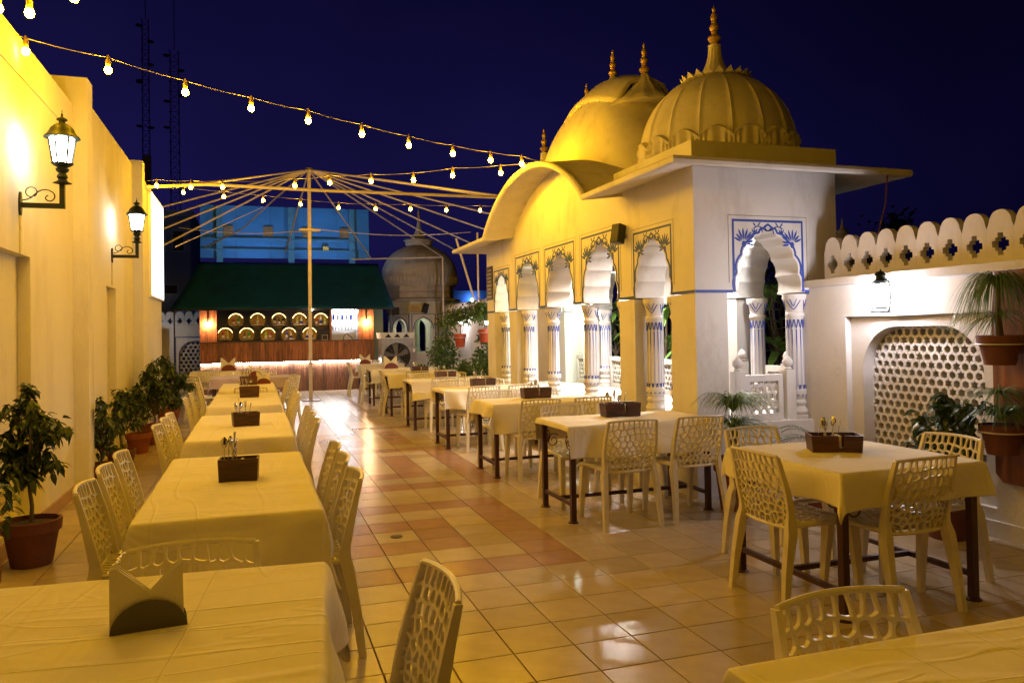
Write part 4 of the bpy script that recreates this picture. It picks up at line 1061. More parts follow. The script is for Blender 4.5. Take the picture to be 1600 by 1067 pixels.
def ficus(label, x, y, r, h, H, cw, nl, seed, stem=.22, group='potted ficus trees along the left wall', potm='terracotta_old', L0=.078):
    """pot radius r, pot height h, total height H, crown width cw"""
    rg = random.Random(seed); t = thing('potted_ficus', label, 'plant', (x, y, .003), group)
    pot(t, x, y, .003, r, h, potm)
    br = MB(); lf = MB(); base = Vector((x, y, h*.86)); fork = base+Vector((rg.uniform(-.02,.02), rg.uniform(-.02,.02), stem))
    br.tube([base, base+(fork-base)*.5+Vector((.01,0,0)), fork], [.016, .013, .012], 7)
    ends = []
    nb = 9
    for k in range(nb):
        a = 2*math.pi*k/nb+rg.uniform(-.4,.4); f = rg.uniform(.35, 1)
        top = Vector((x+math.cos(a)*cw*.5*f*rg.uniform(.6,1), y+math.sin(a)*cw*.5*f*rg.uniform(.6,1), lerp(fork.z+.12, H-.06, (k*5 % nb)/(nb-1))))
        mid = (fork+top)/2+Vector((0,0,.06))+rv(rg)*.04
        br.tube([fork, mid, top], [.010, .006, .003], 5); ends.append((fork, mid, top))
        for q in range(3):
            s = mid.lerp(top, rg.random()); e = s+rv(rg)*rg.uniform(.07,.16)*cw/.5; br.tube([s, e], [.003, .0015], 4); ends.append((s, (s+e)/2, e))
    tip = Vector((x+rg.uniform(-.04,.04), y, H)); br.tube([fork, (fork+tip)/2+rv(rg)*.03, tip], [.010, .006, .002], 5); ends += [(fork.lerp(tip,.5), fork.lerp(tip,.75), tip)]*3
    for k in range(nl):
        a, b, c = ends[rg.randrange(len(ends))]; u = rg.random()**.55; p = a.lerp(b, u) if rg.random() < .25 else b.lerp(c, u)
        p = p+rv(rg)*rg.uniform(0,.05); d = rv(rg); d.z = d.z*.5-.15; L = L0*rg.uniform(.7,1.25)
        leaf(lf, p, d, L, L*.29, rg.uniform(.2,1.0), Vector((rg.gauss(0,.35), rg.gauss(0,.35), 1)))
    br.build('trunk', 'bark', t); lf.build('crown', 'leaf', t, smooth=0)
    return t
ficus('closest potted ficus at far left edge in a dark terracotta pot, bare lower trunk', -1.43, 5.96, .178, .30, 1.20, .78, 1150, 1, .26, L0=.064)
ficus('second potted ficus from the camera along the left wall', -1.50, 8.75, .165, .24, .90, .56, 700, 2, .12, L0=.06)
ficus('third potted ficus from the camera along the left wall', -1.45, 9.75, .155, .24, .92, .50, 620, 3, .2, L0=.06)
ficus('fourth potted ficus from the camera, in a reddish pot', -1.45, 11.15, .16, .26, .88, .50, 600, 4, .12, potm='terracotta', L0=.06)
ficus('fifth potted ficus along the left wall, bushier than its neighbours, orange pot', -1.36, 12.0, .18, .28, 1.16, .72, 900, 5, .16, potm='terracotta', L0=.08)
ficus('sixth potted ficus at the end of the left wall, in an orange pot', -1.40, 14.3, .19, .30, 1.15, .75, 800, 6, .18, potm='terracotta', L0=.09)
sp_ = MB(); rg = random.Random(77)
sg = thing('potted_shrub', 'dark leaves of a shrub cut off by the left edge of the picture', 'plant', (-1.48, 4.72, .003))
pot(sg, -1.48, 4.72, .003, .2, .3, 'terracotta_old')
br = MB(); br.tube([(-1.48,4.72,.28),(-1.44,4.8,.5),(-1.40,4.98,.62)], [.012,.008,.003], 6); br.build('trunk', 'bark', sg)
for k in range(60):
    leaf(sp_, Vector((-1.40,4.98,.60))+rv(rg)*.12, rv(rg), .085, .02, .6, Vector((0,0,1)))
sp_.build('crown', 'leaf', sg, smooth=0)

def grassy(mb, c, n, L, seed, up=.7, w=.006, spread=1., droop=1.):
    rg = random.Random(seed)
    for k in range(n):
        a = rg.uniform(0, 2*math.pi); e = up+rg.uniform(-.35,.45); d = Vector((math.cos(a)*spread, math.sin(a)*spread, e)).normalized(); l = L*rg.uniform(.55,1.15)
        s = Vector((-math.sin(a), math.cos(a), 0)); N = 7; v = []
        for i in range(N+1):
            t = i/N; p = c+d*(l*t)-Vector((0,0,1))*(droop*l*.75*t**2.2)+Vector((d.x, d.y, 0))*(.12*l*t*t); ww = w*(1-t**3*.9)
            v += [p-s*ww, p+s*ww+Vector((0,0,.001))]
        mb.add(v, [(2*i, 2*i+1, 2*i+3, 2*i+2) for i in range(N)])
    return mb
pp = thing('ponytail_palm', 'grassy palm in a terracotta pot against the pavilion corner', 'plant', (3.77, 5.56, .003))
pot(pp, 3.77, 5.56, .003, .17, .42, 'terracotta')
MB().lathe([(.06,0),(.075,.05),(.04,.16),(.03,.30)], 12, (3.77,5.56,.38)).build('trunk', 'bark', pp)
mb = MB(); grassy(mb, Vector((3.77,5.56,.80)), 260, .55, 4, 1.5, .005, 1., 1.05); grassy(mb, Vector((3.77,5.56,.66)), 160, .46, 5, .9, .005); mb.build('blades', 'grass', pp, smooth=0)
fp = thing('potted_palm', 'low feathery palm behind the square table below the railing', 'plant', (4.42, 5.25, .003))
pot(fp, 4.42, 5.25, .003, .19, .50, 'terracotta_old')
mb = MB(); rg = random.Random(9)
for k in range(15):
    a = 2*math.pi*k/15+rg.uniform(-.2,.2); d = Vector((math.cos(a), math.sin(a), rg.uniform(.5,1.5))).normalized(); L = rg.uniform(.45,.68); o = Vector((4.42,5.25,.50)); pts = [o+d*(L*t)-Vector((0,0,.55*L*t*t)) for t in [i/8 for i in range(9)]]
    mb.tube(pts, .003, 4, cap=False)
    for i in range(2, 9):
        for s in (-1, 1):
            for f in (0, .5):
                p = pts[i].lerp(pts[min(8, i+1)], f); sd = Vector((-d.y, d.x, 0)).normalized()*s; leaf(mb, p, sd+d*.7+Vector((0,0,-.1)), .13*(1.15-i/11), .005, .35, Vector((0,0,1)))
mb.build('fronds', 'drygrass', fp, smooth=0)
ficus('leafy dark shrub in front of the jali niche right of the square table', 4.62, 4.25, .18, .28, 1.02, .62, 620, 12, .1, 'shrubs by the garden wall', L0=.085)
# wooden board with two hung pots
wb = thing('planter_board', 'brown wooden board carrying ring-held pots on the right garden wall', 'planter board', (4.9, 3.8, .4))
mb = MB(); MB().plate([(3.45,.44),(3.5,.40),(4.04,.40),(4.095,.46),(4.095,1.55),(4.06,1.86),(3.45,1.86)], [], YZ(4.895), 0, .03).build('board', 'board', wb)
for z in (.77, 1.36):
    MB().tube([(4.77+.135*math.cos(a), 3.935+.135*math.sin(a), z) for a in [2*math.pi*k/28 for k in range(28)]], .006, 6, closed=True).build('pot_ring', 'pipe', wb)
for z, lab, n, L in ((.62, 'lower hanging clay pot with drooping grassy plant on the wooden board', 170, .42), (1.22, 'upper hanging clay pot with arching ponytail palm on the wooden board', 150, .56)):
    hp = thing('hanging_pot', lab, 'plant', (4.77, 3.935, z), 'clay pots hung on the wooden board')
    pot(hp, 4.77, 3.935, z, .135, .20, 'terracotta_old')
    mb = MB()
    if z < 1: grassy(mb, Vector((4.77,3.935,.84)), n, L, 21, 1.2, .005); grassy(mb, Vector((4.77,3.95,1.02)), 110, .3, 23, .6, .005)
    else:
        MB().tube([(4.77,3.935,1.40),(4.765,3.94,1.55),(4.77,3.935,1.74)], [.03,.02,.014], 8).build('trunk', 'bark', hp)
        grassy(mb, Vector((4.77,3.935,1.72)), 240, .62, 22, 1.9, .0038, 1.0, 1.75); grassy(mb, Vector((4.77,3.935,1.55)), 60, .35, 29, .3, .0045)
    mb.build('blades', 'grass', hp, smooth=0)
# plumeria behind the arcade
def plumeria(label, x, y, H, nl, seed, z0=.0, L=.30):
    rg = random.Random(seed); t = thing('plumeria', label, 'tree', (x, y, z0), 'plumeria trees behind the pavilion'); br = MB(); lf = MB()
    f = Vector((x, y, H*.55)); br.tube([(x, y, z0), (x+.03, y-.02, H*.3), f], [.035,.03,.025], 8)
    for k in range(6):
        a = 2*math.pi*k/6+rg.uniform(-.3,.3); e = f+Vector((math.cos(a)*rg.uniform(.12,.4), math.sin(a)*rg.uniform(.12,.4), H*rg.uniform(.1,.45))); br.tube([f, (f+e)/2+Vector((0,0,-.03)), e], [.02,.016,.013], 6)
        for q in range(nl):
            b = rg.uniform(0, 6.28); d = Vector((math.cos(b), math.sin(b), rg.uniform(-.5,1.1))); l = L*rg.uniform(.7,1.15); p = e-Vector((0,0,rg.uniform(0,.14)))
            leaf(lf, p, d, l, l*.17, rg.uniform(.15,.7), Vector((rg.gauss(0,.3),rg.gauss(0,.3),1)), .2)
    br.build('trunk', 'bark', t); lf.build('crown', 'leaf3', t, smooth=0); return t
plumeria('broad-leaved plumeria seen through the near end arch of the pavilion', 5.56, 7.3, 2.05, 16, 1)
plumeria('plumeria with long leaves seen behind the nearest painted column', 5.45, 9.6, 2.0, 15, 2)
plumeria('plumeria seen between the second and third painted columns', 5.45, 11.2, 2.0, 14, 3)
plumeria('tall plumeria seen through the far arches', 5.8, 13.6, 2.2, 11, 4)
def bush(label, x, y, w, H, nl, seed, z0=0, name='bush', group='bushes beyond the arcade', L=.09):
    rg = random.Random(seed); t = thing(name, label, 'bush', (x, y, z0), group); lf = MB(); br = MB(); cl = [(Vector((x, y, z0+H*.55))+Vector((rg.gauss(0,w*.2), rg.gauss(0,w*.2), rg.gauss(0,H*.18)))) for _ in range(9)]
    for c in cl: br.tube([(x, y, z0), ((x+c.x)/2, (y+c.y)/2, c.z*.5+z0*.5), c], [.015,.01,.004], 5)
    for k in range(nl):
        c = cl[rg.randrange(9)]; p = c+rv(rg)*w*.26*rg.random()**.5; 
        if p.z < z0+.02: continue
        leaf(lf, p, rv(rg)+Vector((0,0,.2)), L*rg.uniform(.7,1.2), L*.26, .3, rv(rg)+Vector((0,0,.8)))
    br.build('stems', 'bark', t); lf.build('foliage', 'leaf2', t, smooth=0)
bush('rounded dark green bush left of the hanging red pot', 4.1, 17.4, 1.0, 1.75, 1500, 1)
bush('bright green bush low beside the far arcade tables', 4.35, 16.2, .8, 1.25, 1200, 2)
bush('dense bush against the far end of the pavilion', 4.75, 15.6, .9, 1.4, 1200, 3)
bush('small spiky bush near the air cooler', 3.75, 18.3, .7, .95, 700, 4)
bush('tall bush under the second hanging pot', 4.95, 16.9, .7, 1.5, 1000, 5)
bush('rounded shrub glimpsed through the far arches behind the pierced railing', 5.65, 12.6, .6, 1.45, 800, 6, z0=.3)
for k, (x, y, z, lab) in enumerate(((4.40, 17.0, 1.17, 'red pot with small tree hung before the white far wall'), (4.86, 16.6, 1.27, 'red pot hung nearest the pavilion end'), (5.04, 17.1, 1.26, 'orange pot hung behind the pavilion end'))):
    hp = thing('hung_pot', lab, 'plant', (x, y, z), 'red pots hung by the far wall')
    pot(hp, x, y, z, .14, .30, 'redpot')
    br = MB().tube([(x,y,z+.26),(x+.01,y,z+.45),(x,y,z+.62)], [.012,.01,.006], 6); br.build('trunk', 'bark', hp)
    MB().tube([(x+.145*math.cos(a), y+.145*math.sin(a), z+.215) for a in [2*math.pi*q/24 for q in range(24)]], .006, 5, closed=True).build('ring', 'pipe', hp)
    MB().tube([(x, y+.14, z+.215), (x+.1, y+.6, z+.215)], .008, 5).build('bracket', 'pipe', hp)
    mb = MB(); rg = random.Random(40+k)
    for q in range(420): leaf(mb, Vector((x, y, z+.72))+Vector((rg.gauss(0,.16), rg.gauss(0,.16), rg.gauss(0,.11))), rv(rg), .10, .024, .4, rv(rg)+Vector((0,0,1)))
    mb.build('foliage', 'leaf2', hp, smooth=0)

# ------------------------------------------------------------------ wall lamps
def wall_lamp(label, y, z=2.51):
    x = -1.65; t = thing('wall_lamp', label, 'lamp', (x, y, z), 'cast iron wall lamps'); e = x+.285; k = .77
    MB().plate([(y+.03*math.cos(a), z+.09*math.sin(a)) for a in [2*math.pi*q/20 for q in range(20)]], [], YZ(x), .001, .016).build('wall_plate', 'iron', t)
    MB().box(x+.016, y-.018, z-.028, e+.018, y+.018, z+.008).build('arm', 'iron', t)
    MB().box(e-.018, y-.018, z+.0085, e+.018, y+.018, z+.18).build('post', 'iron', t)
    sc_ = MB(); pts = []
    for q in range(22): a = R(-60)+R(330)*q/21; pts.append((x+.08+.037*math.cos(a), y, z+.09+.037*math.sin(a)))
    pts += [(x+.03, y, z+.025)] if 0 else []
    sc_.tube(pts, .0042, 5)
    sc2 = MB().tube([(x+.022+(px_-.03)*k, y, z+pz*k) for px_, pz in ((.03,.035),(.07,.045),(.10,.06),(.13,.09),(.16,.12),(.19,.138),(.225,.145),(.26,.138),(.29,.12),(.305,.095),(.305,.07),(.295,.05),(.275,.035),(.25,.035),(.235,.045),(.225,.06),(.23,.075),(.24,.085),(.25,.088))], .005, 5)
    sc_.build('scroll_ring', 'iron', t); sc2.build('scroll', 'iron', t)
    MB().lathe([(r_*k, q*k) for r_, q in ((.03,0),(.085,.012),(.05,.03),(.035,.05),(.05,.07),(.045,.09),(.03,.11),(.055,.13),(.06,.15),(.04,.165),(.085,.19),(.10,.205))], 20, (e, y, z+.155)).build('turned_stem', 'iron', t)
    g0, g1 = z+.315, z+.505; n = 6; ra, rb = .062, .09; a0_ = R(70)
    gv = [(e+(r_-.004)*math.cos(a0_+2*math.pi*q/n), y+(r_-.004)*math.sin(a0_+2*math.pi*q/n), zz) for r_, zz in ((ra, g0), (rb, g1)) for q in range(n)]
    gl = MB().add(gv, [(q, (q+1) % n, n+(q+1) % n, n+q) for q in range(n)]).build('glass', 'lampglass', t, smooth=0); ORG[gl.name] = ORG[t.name]
    for q in range(n):
        a = a0_+2*math.pi*q/n; MB().bar((e+ra*math.cos(a), y+ra*math.sin(a), g0), (e+rb*math.cos(a), y+rb*math.sin(a), g1), .013).build('glazing_bar', 'iron', gl)
    MB().lathe([(r_*k*1.02, q*k) for r_, q in ((.150,0),(.158,.006),(.15,.02),(.125,.045),(.118,.06),(.112,.07),(.10,.10),(.07,.13),(.045,.145),(.03,.15),(.028,.17),(.048,.18),(.045,.195),(.015,.21),(.008,.225),(.012,.235),(.004,.25),(.003,.28))], 24, (e, y, g1-.004)).build('roof', 'iron', t)
    return t
wall_lamp('nearer iron wall lamp with scrolled bracket on left wall', 6.59)
wall_lamp('farther iron wall lamp with scrolled bracket on left wall', 10.49)

# ------------------------------------------------------------------ string lights
bulb_me = None
def string(label, bulbs, wire, ends):
    t = thing('string_light', label, 'string light', wire[0], 'strings of warm bulbs')
    pts = [Vector(w) for w in wire]; fine = []
    for a, b in zip(pts[:-1], pts[1:]):
        for k in range(6): u = k/6; p = a.lerp(b, u); p.z -= .018*math.sin(math.pi*u)*(b-a).length; fine.append(p)
    fine.append(pts[-1]); MB().tube(fine, .004, 5).build('wire', 'wire', t)
    for b in bulbs:
        x, y, z = b
        s = MB().lathe([(.016,.026),(.019,.03),(.019,.075),(.012,.085),(.006,.12)], 10, (x, y, z)).build('socket', 'socket', t)
        ORG[s.name] = ORG[t.name]
        MB().lathe([(.006,-.029),(.017,-.025),(.025,-.012),(.028,.0),(.025,.013),(.017,.026)], 12, (x, y, z)).build('bulb', 'bulb', s)
S1 = [(-1.58,6.50,3.62),(-1.08,6.78,3.62),(-.54,7.09,3.58),(-.01,7.37,3.56),(.51,7.66,3.56),(1.06,7.96,3.54),(1.6,8.26,3.53),(2.17,8.58,3.54),(2.71,8.88,3.56),(3.2,9.15,3.60)]
W = lambda S, dz=.10: [(x, y, z+dz) for x, y, z in S]
string('nearest string of glowing warm bulbs sweeping from left wall to the curved pavilion roof', S1, [(-1.645,6.46,3.73)]+W(S1)+[(3.6,9.35,3.68)], None)
S2 = [(-1.44,13.26,3.88),(-.91,12.82,3.8),(-.44,12.43,3.75),(.57,11.58,3.66),(1.03,11.2,3.65),(1.55,10.76,3.61),(2.06,10.34,3.57),(2.51,9.96,3.58),(3.04,9.52,3.55)]
string('middle string of warm bulbs crossing the front of the pipe canopy', S2, [(-1.6,13.4,3.98)]+W(S2)+[(3.4,9.3,3.66)], None)
S3 = [(-1.19,15,4.09),(-.51,15,4.04),(.17,15,4.0),(.84,15,3.95),(1.54,15,3.91),(2.24,15,3.91),(2.92,15,3.93),(3.64,15,3.93),(4.34,15,3.95)]
string('farthest string of warm bulbs hanging under the pipe canopy', S3, [(-1.62,15,4.15)]+W(S3)+[(5.2,15.2,4.1)], None)
S0 = [(-1.5,5.56,3.57),(-1.31,5.48,3.53),(-1.04,5.36,3.61)]+[(-1.04+.50*k, 5.36-.85*k, 3.65+.012*k*(7-k)) for k in range(1, 7)]
string('string of warm bulbs at the top left corner running on above the picture', S0, [(-1.64,5.6,3.68)]+W(S0)+[(2.3,-.4,3.75)], None)

# ------------------------------------------------------------------ pipe canopy frame
cf = thing('canopy_frame', 'bare umbrella-shaped canopy frame of pale pipes on a central pole', 'frame', (1.2, 18.32, 0))
AP = Vector((1.22, 18.32, 5.30))
MB().bar((1.2,18.32,.006), AP, .075).build('pole', 'pipe', cf)
MB().box(1.0,18.12,.0028,1.4,18.52,.02).build('base_plate', 'metal_grey', cf)
MB().lathe([(.09,0),(.09,.05),(.06,.06)], 14, (AP.x, AP.y, AP.z-.02)).build('hub', 'metal_grey', cf)
MB().box(.98,18.2,3.88,1.46,18.44,3.92).build('cross_plate', 'pipe', cf)
ends = [(-1.25,22.5,3.93),(.83,22.5,3.81),(3.21,22.5,3.67),(5.33,22.5,3.75),(5.4,21.17,3.81),(5.4,19.32,3.77),(5.4,18.28,4.03),(5.4,17.85,4.35),(5.4,17.06,4.60),
        (-1.95,18.07,4.27),(-1.95,18.06,4.02),(-1.95,18.04,3.77),(-1.95,18.01,3.40),(4.27,13.5,3.99),(-.74,13.5,3.99)]
for e in ends:
    e = Vector(e); sag = .06 if e.y > 22 and e.x < 0 else .0; mid = AP.lerp(e, .6)-Vector((0,0,sag*4))
    MB().tube([AP, AP.lerp(e,.3)-Vector((0,0,sag*1.5)), mid, e], .019, 8).build('rafter_pipe', 'pipe', cf)
MB().tube([(-1.6,13.5,3.90),(-.74,13.5,3.98),(1.08,13.5,3.955),(4.27,13.5,3.96)], .028, 8).build('front_beam', 'pipe', cf)
MB().tube([(2.65,22.5,3.65),(5.33,22.5,3.75)], .024, 8).build('back_beam', 'pipe', cf)
MB().tube([(5.33,22.5,3.75),(5.33,22.5,.0)], .03, 8).build('corner_post', 'pipe', cf)
MB().tube([(4.60,18,3.75),(5.05,18,2.2)], .028, 8).build('brace', 'pipe', cf)
MB().tube([(5.13,18,3.9),(5.13,18,2.2)], .024, 8).build('corner_post', 'pipe', cf)
for a, b, s in (((-1.6,19,3.98),(1.2,18.3,3.9),.10), ((1.2,18.3,3.95),(5.1,18.5,3.98),.12), ((-1.4,15.8,3.2),(.2,18.3,4.4),.0)):
    a, b = Vector(a), Vector(b); MB().tube([a.lerp(b,k/10)-Vector((0,0,s*math.sin(math.pi*k/10))) for k in range(11)], .009, 5).build('stay_wire', 'pipe', cf)

# ------------------------------------------------------------------ bar
BY = 21.45
bar_ = thing('bar_counter', 'long bar clad in vertical wooden planks with glowing strip and barrel shelves', 'bar', (.85, 21.7, 0))
bx0, bx1 = -1.34, 3.09; npl = 42; pw = (bx1-bx0)/npl
MB().box(bx0, BY+.07, 0, bx1, BY+.9, 1.30).build('carcass', 'navy', bar_)
def plank(x0, x1, z0, z1, y, m): MB().box(x0+.002, y, z0, x1-.002, y+.022, z1).build('plank', m, bar_, smooth=0)
rgp = random.Random(11)
for k in range(npl):
    o = rgp.uniform(-.003,.003)
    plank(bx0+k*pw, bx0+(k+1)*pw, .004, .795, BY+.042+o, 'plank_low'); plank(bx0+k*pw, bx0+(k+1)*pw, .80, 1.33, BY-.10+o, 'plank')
MB().box(bx0, BY-.077, .80, bx1, BY+.065, 1.32).build('counter_body', 'navy', bar_)
MB().box(bx0+.02, BY-.03, .778, bx1-.1, BY-.005, .798).build('led_strip', 'led', bar_)
MB().box(bx0-.01, BY-.12, 1.331, bx1+.01, BY+.35, 1.36).build('counter_top', 'darkwood', bar_)
for a, b in ((-1.34, -.93), (2.68, 3.09)):
    for k in range(3): w_ = (b-a)/3; plank(a+k*w_, a+(k+1)*w_, 1.361, 2.26, BY-.07, 'plank')
    MB().box(a+.01, BY-.045, 1.361, b-.01, BY+.2, 2.25).build('side_pier', 'plank', bar_)
MB().box(-1.4, BY-.1, 2.262, 3.15, BY+1.7, 2.31).build('lintel', 'navy', bar_)
# back wall with barrel openings
cs = [(-.467,1.905),(.072,1.908),(.612,1.902),(1.137,1.898),(1.695,1.892),(-.729,1.535),(-.202,1.528),(.333,1.52),(.861,1.518),(1.397,1.518)]
BWY = BY+.5; k_ = (BWY)/BY
cs = [(x*k_, 1.5+(z-1.5)*k_) for x, z in cs]; BR = .195*k_
MB().plate([(-1.3,1.30),(1.99,1.30),(1.99,2.26),(-1.3,2.26)], [circ(x, z, BR, 28) for x, z in cs], XZ(BWY), 0, .03).build('back_panel', 'navy', bar_)
for x, z in cs:
    b = MB().plate(circ(x, z, BR+.055, 28), [circ(x, z, BR-.001, 28)], XZ(BWY-.06), 0, .058).build('barrel_rim', 'barrel', bar_); ORG[b.name] = ORG[bar_.name]
    d = MB(); n = 28; c0 = circ(x, z, BR, n)
    d.add([(a, BWY+.03, c) for a, c in c0]+[(a, BWY+.30, c) for a, c in c0], [(k, (k+1) % n, n+(k+1) % n, n+k) for k in range(n)]+[tuple(range(n, 2*n))]); d.build('barrel_lining', 'barrel_in', b)
    MB().box(x-BR*.86, BWY-.02, z-BR*.62, x+BR*.86, BWY+.28, z-BR*.55).build('shelf', 'whiteboard', b)
    MB().tube([(x+(BR-.012)*math.cos(a), BWY+.02, z+(BR-.012)*math.sin(a)) for a in [R(20)+R(140)*k/12 for k in range(13)]], .006, 5).build('rim_light', 'barrel_led', b)
# bottles
def bm(name, c, r=.12): M[name] = mat(name, c, r, var=.05, spec=.7); return name
for n_, c_ in (('bottle_green', (.05,.32,.05)), ('bottle_dark', (.012,.02,.014)), ('bottle_red', (.45,.07,.035)), ('bottle_yellow', (.55,.45,.10)), ('bottle_blue', (.02,.05,.55)), ('bottle_clear', (.72,.74,.74)), ('bottle_lime', (.35,.55,.08))): bm(n_, c_)
inside = [['red','green'],['yellow'],['dark','dark','dark'],['lime','clear'],['red','clear','lime'],['red','yellow'],['dark','green'],['lime','red'],['blue','clear'],['clear','clear']]
cnames = dict(red='red', green='green', yellow='yellow', dark='black', lime='lime green', clear='clear', blue='blue')
for i, ((x, z), L) in enumerate(zip(cs, inside)):
    rowt = 'upper' if i < 5 else 'lower'
    for k, c_ in enumerate(L):
        bxx = x+(k-(len(L)-1)/2)*.115; h = .21+.03*((i+k) % 3)
        pos = '' if len(L) == 1 else (', %s from left inside it' % ORD[k])
        b = thing('bottle', '%s bottle in the %s barrel of the %s row%s' % (cnames[c_], ORD[i % 5], rowt, pos), 'bottle', (bxx, BWY+.12, z-BR*.55), 'bottles in the barrel shelves')
        MB().lathe(bottle_mesh(h, .036), 14, (bxx, BWY+.12, z-BR*.55)).build('glass', 'bottle_'+c_, b)
        MB().lathe([(.0375,0),(.0375,h*.28)], 14, (bxx, BWY+.12, z-BR*.55+h*.12), cap=False).build('paper_label', 'paper' if c_ != 'clear' else 'bottle_blue', b)
        MB().lathe([(.0165,0),(.0165,.03),(.012,.034)], 10, (bxx, BWY+.12, z-BR*.55+h)).build('cap', 'gold', b)
# lit service alcove
MB().box(2.0, BY+.9, 1.30, 2.78, BY+.93, 2.26).build('alcove_back', 'whiteboard', bar_)
MB().box(1.991, BY+.4, 1.30, 2.02, BY+.899, 2.26).build('alcove_side', 'whiteboard', bar_); MB().box(2.70, BY+.21, 1.30, 2.73, BY+.899, 2.26).build('alcove_side', 'whiteboard', bar_)
MB().box(1.96, BY+.30, 1.36, 2.0, BY+.48, 2.26).build('alcove_jamb', 'plank', bar_)
MB().tube([(2.08, BY+.80, 2.16), (2.66, BY+.80, 2.16)], .03, 8).build('tube_light', 'tube', bar_)
MB().tube([(2.08, BY+.84, 1.80), (2.66, BY+.84, 1.80)], .018, 8).build('tube_light', 'tube', bar_)
for z in (1.62, 1.9): MB().box(2.04, BY+.72, z, 2.69, BY+.88, z+.012).build('glass_shelf', 'whiteboard', bar_)
for k in range(7):
    x = 2.08+.085*k; g = thing('tumbler', 'clear tumbler on the lower shelf of the lit bar alcove, %s from left' % ORD[k], 'glass', (x, BY+.78, 1.6325), 'glasses in the lit alcove')
    MB().lathe([(.022,0),(.03,.10),(.028,.10),(.02,.006)], 12, (x, BY+.78, 1.6325)).build('glass', 'glassware', g)
for k in range(5):
    x = 2.1+.12*k; g = thing('bottle', 'pale bottle on the upper shelf of the lit bar alcove, %s from left' % ORD[k], 'bottle', (x, BY+.78, 1.9125), 'bottles in the lit alcove')
    MB().lathe(bottle_mesh(.22, .03), 12, (x, BY+.78, 1.9125)).build('glass', 'bottle_clear' if k % 2 else 'bottle_blue', g)
tp = thing('tap', 'curved metal tap on the bar counter before the lit alcove', 'tap', (2.42, BY+.2, 1.361))
MB().tube([(2.30,BY+.2,1.361),(2.33,BY+.2,1.48),(2.40,BY+.2,1.52),(2.50,BY+.2,1.44),(2.56,BY+.2,1.37)], .012, 6).build('spout', 'metal_dark', tp)
mc_ = thing('card_reader', 'small dark framed stand on the bar counter', 'stand', (1.8, BY+.1, 1.361))
MB().box(1.72,BY+.1,1.361,1.88,BY+.12,1.50).build('frame', 'metal_grey', mc_); MB().box(1.735,BY+.094,1.375,1.865,BY+.0995,1.487).build('panel', 'navy', mc_)
for x, lab in ((-1.14, 'warm glowing sconce on the left end post of the bar'), (2.9, 'warm glowing sconce on the right end post of the bar')):
    s = thing('sconce', lab, 'lamp', (x, BY-.15, 1.8), 'sconces on the bar posts')
    MB().box(x-.02, BY-.10, 1.9, x+.02, BY-.071, 2.2).build('bracket', 'iron', s); MB().tube([(x, BY-.10, 2.12), (x, BY-.17, 2.08), (x, BY-.17, 1.86)], .012, 6).build('arm', 'iron', s)
    MB().lathe([(.01,-.04),(.03,-.02),(.032,.01),(.02,.04)], 12, (x, BY-.17, 1.82)).build('bulb', 'sconce', s)
# green awning
aw = thing('awning', 'dark green tarpaulin awning sloping over the bar', 'awning', (.85, 22, 2.2))
mb = MB(); nx, ny = 28, 14; vs = []
for j in range(ny+1):
    v = j/ny
    for i in range(nx+1):
        u = i/nx; xa = lerp(-2.0, -1.46, v); xb = lerp(3.60, 3.53, v); x = lerp(xa, xb, u)
        z = lerp(2.19, 3.60, v)-.07*math.sin(math.pi*v)*(1+.5*math.sin(u*18))-.025*abs(math.sin(u*math.pi*7))*math.sin(math.pi*v)
        vs.append((x, lerp(20.9, 23.3, v), z))
mb.add(vs, [(j*(nx+1)+i, j*(nx+1)+i+1, (j+1)*(nx+1)+i+1, (j+1)*(nx+1)+i) for j in range(ny) for i in range(nx)])
o = mb.build('canvas', 'awning', aw, smooth=60); s_ = o.modifiers.new('t', 'SOLIDIFY'); s_.thickness = .012
MB().tube([(-2.0,20.9,2.18),(3.6,20.9,2.18)], .02, 6).build('front_rod', 'metal_dark', aw)
for x in (-1.9, 3.5): MB().tube([(x,20.95,2.18),(x,21.0,0)], .02, 6).build('support_post', 'metal_dark', aw)
el = thing('eave_lamp', 'tiny warm lamp under the awning edge right of the pole', 'lamp', (1.62, 20.86, 2.14)); MB().lathe([(.01,-.02),(.022,0),(.01,.02)], 10, (1.42,20.84,2.16)).build('bulb', 'sconce', el); MB().box(1.41,20.84,2.181,1.43,20.9,2.2).build('clip', 'iron', el)

# ------------------------------------------------------------------ hoarding behind the bar
hb = thing('hoarding', 'back of a big blue sheet hoarding with square vents above the bar', 'hoarding', (1, 25, 3))
for k in range(5): MB().box(-1.53+1.008*k, 25, 3.88, -1.53+1.008*(k+1)-.006, 25.04, 5.48).build('sheet', 'hoarding', hb, smooth=0)
for x in (-.98, 1.1, 2.95): MB().box(x-.09, 24.86, 3.55, x+.09, 24.998, 5.46).build('rib', 'hoarding_rib', hb)
for x in (-.73, .42, 1.59, 2.73): MB().box(x-.14, 24.94, 4.56, x+.14, 24.999, 4.85).build('vent', 'vent', hb)
for z in (4.11, 4.42): MB().box(-1.50, 24.82, z-.02, 3.0, 24.858, z+.02).build('rail', 'hoarding_rib', hb)
MB().box(2.98, 24.8, 3.2, 3.04, 24.858, 4.08).build('rail', 'hoarding_rib', hb)
MB().box(2.05, 24.78, 4.141, 2.22, 24.84, 4.25).build('junction_box', 'yellowsign', hb)
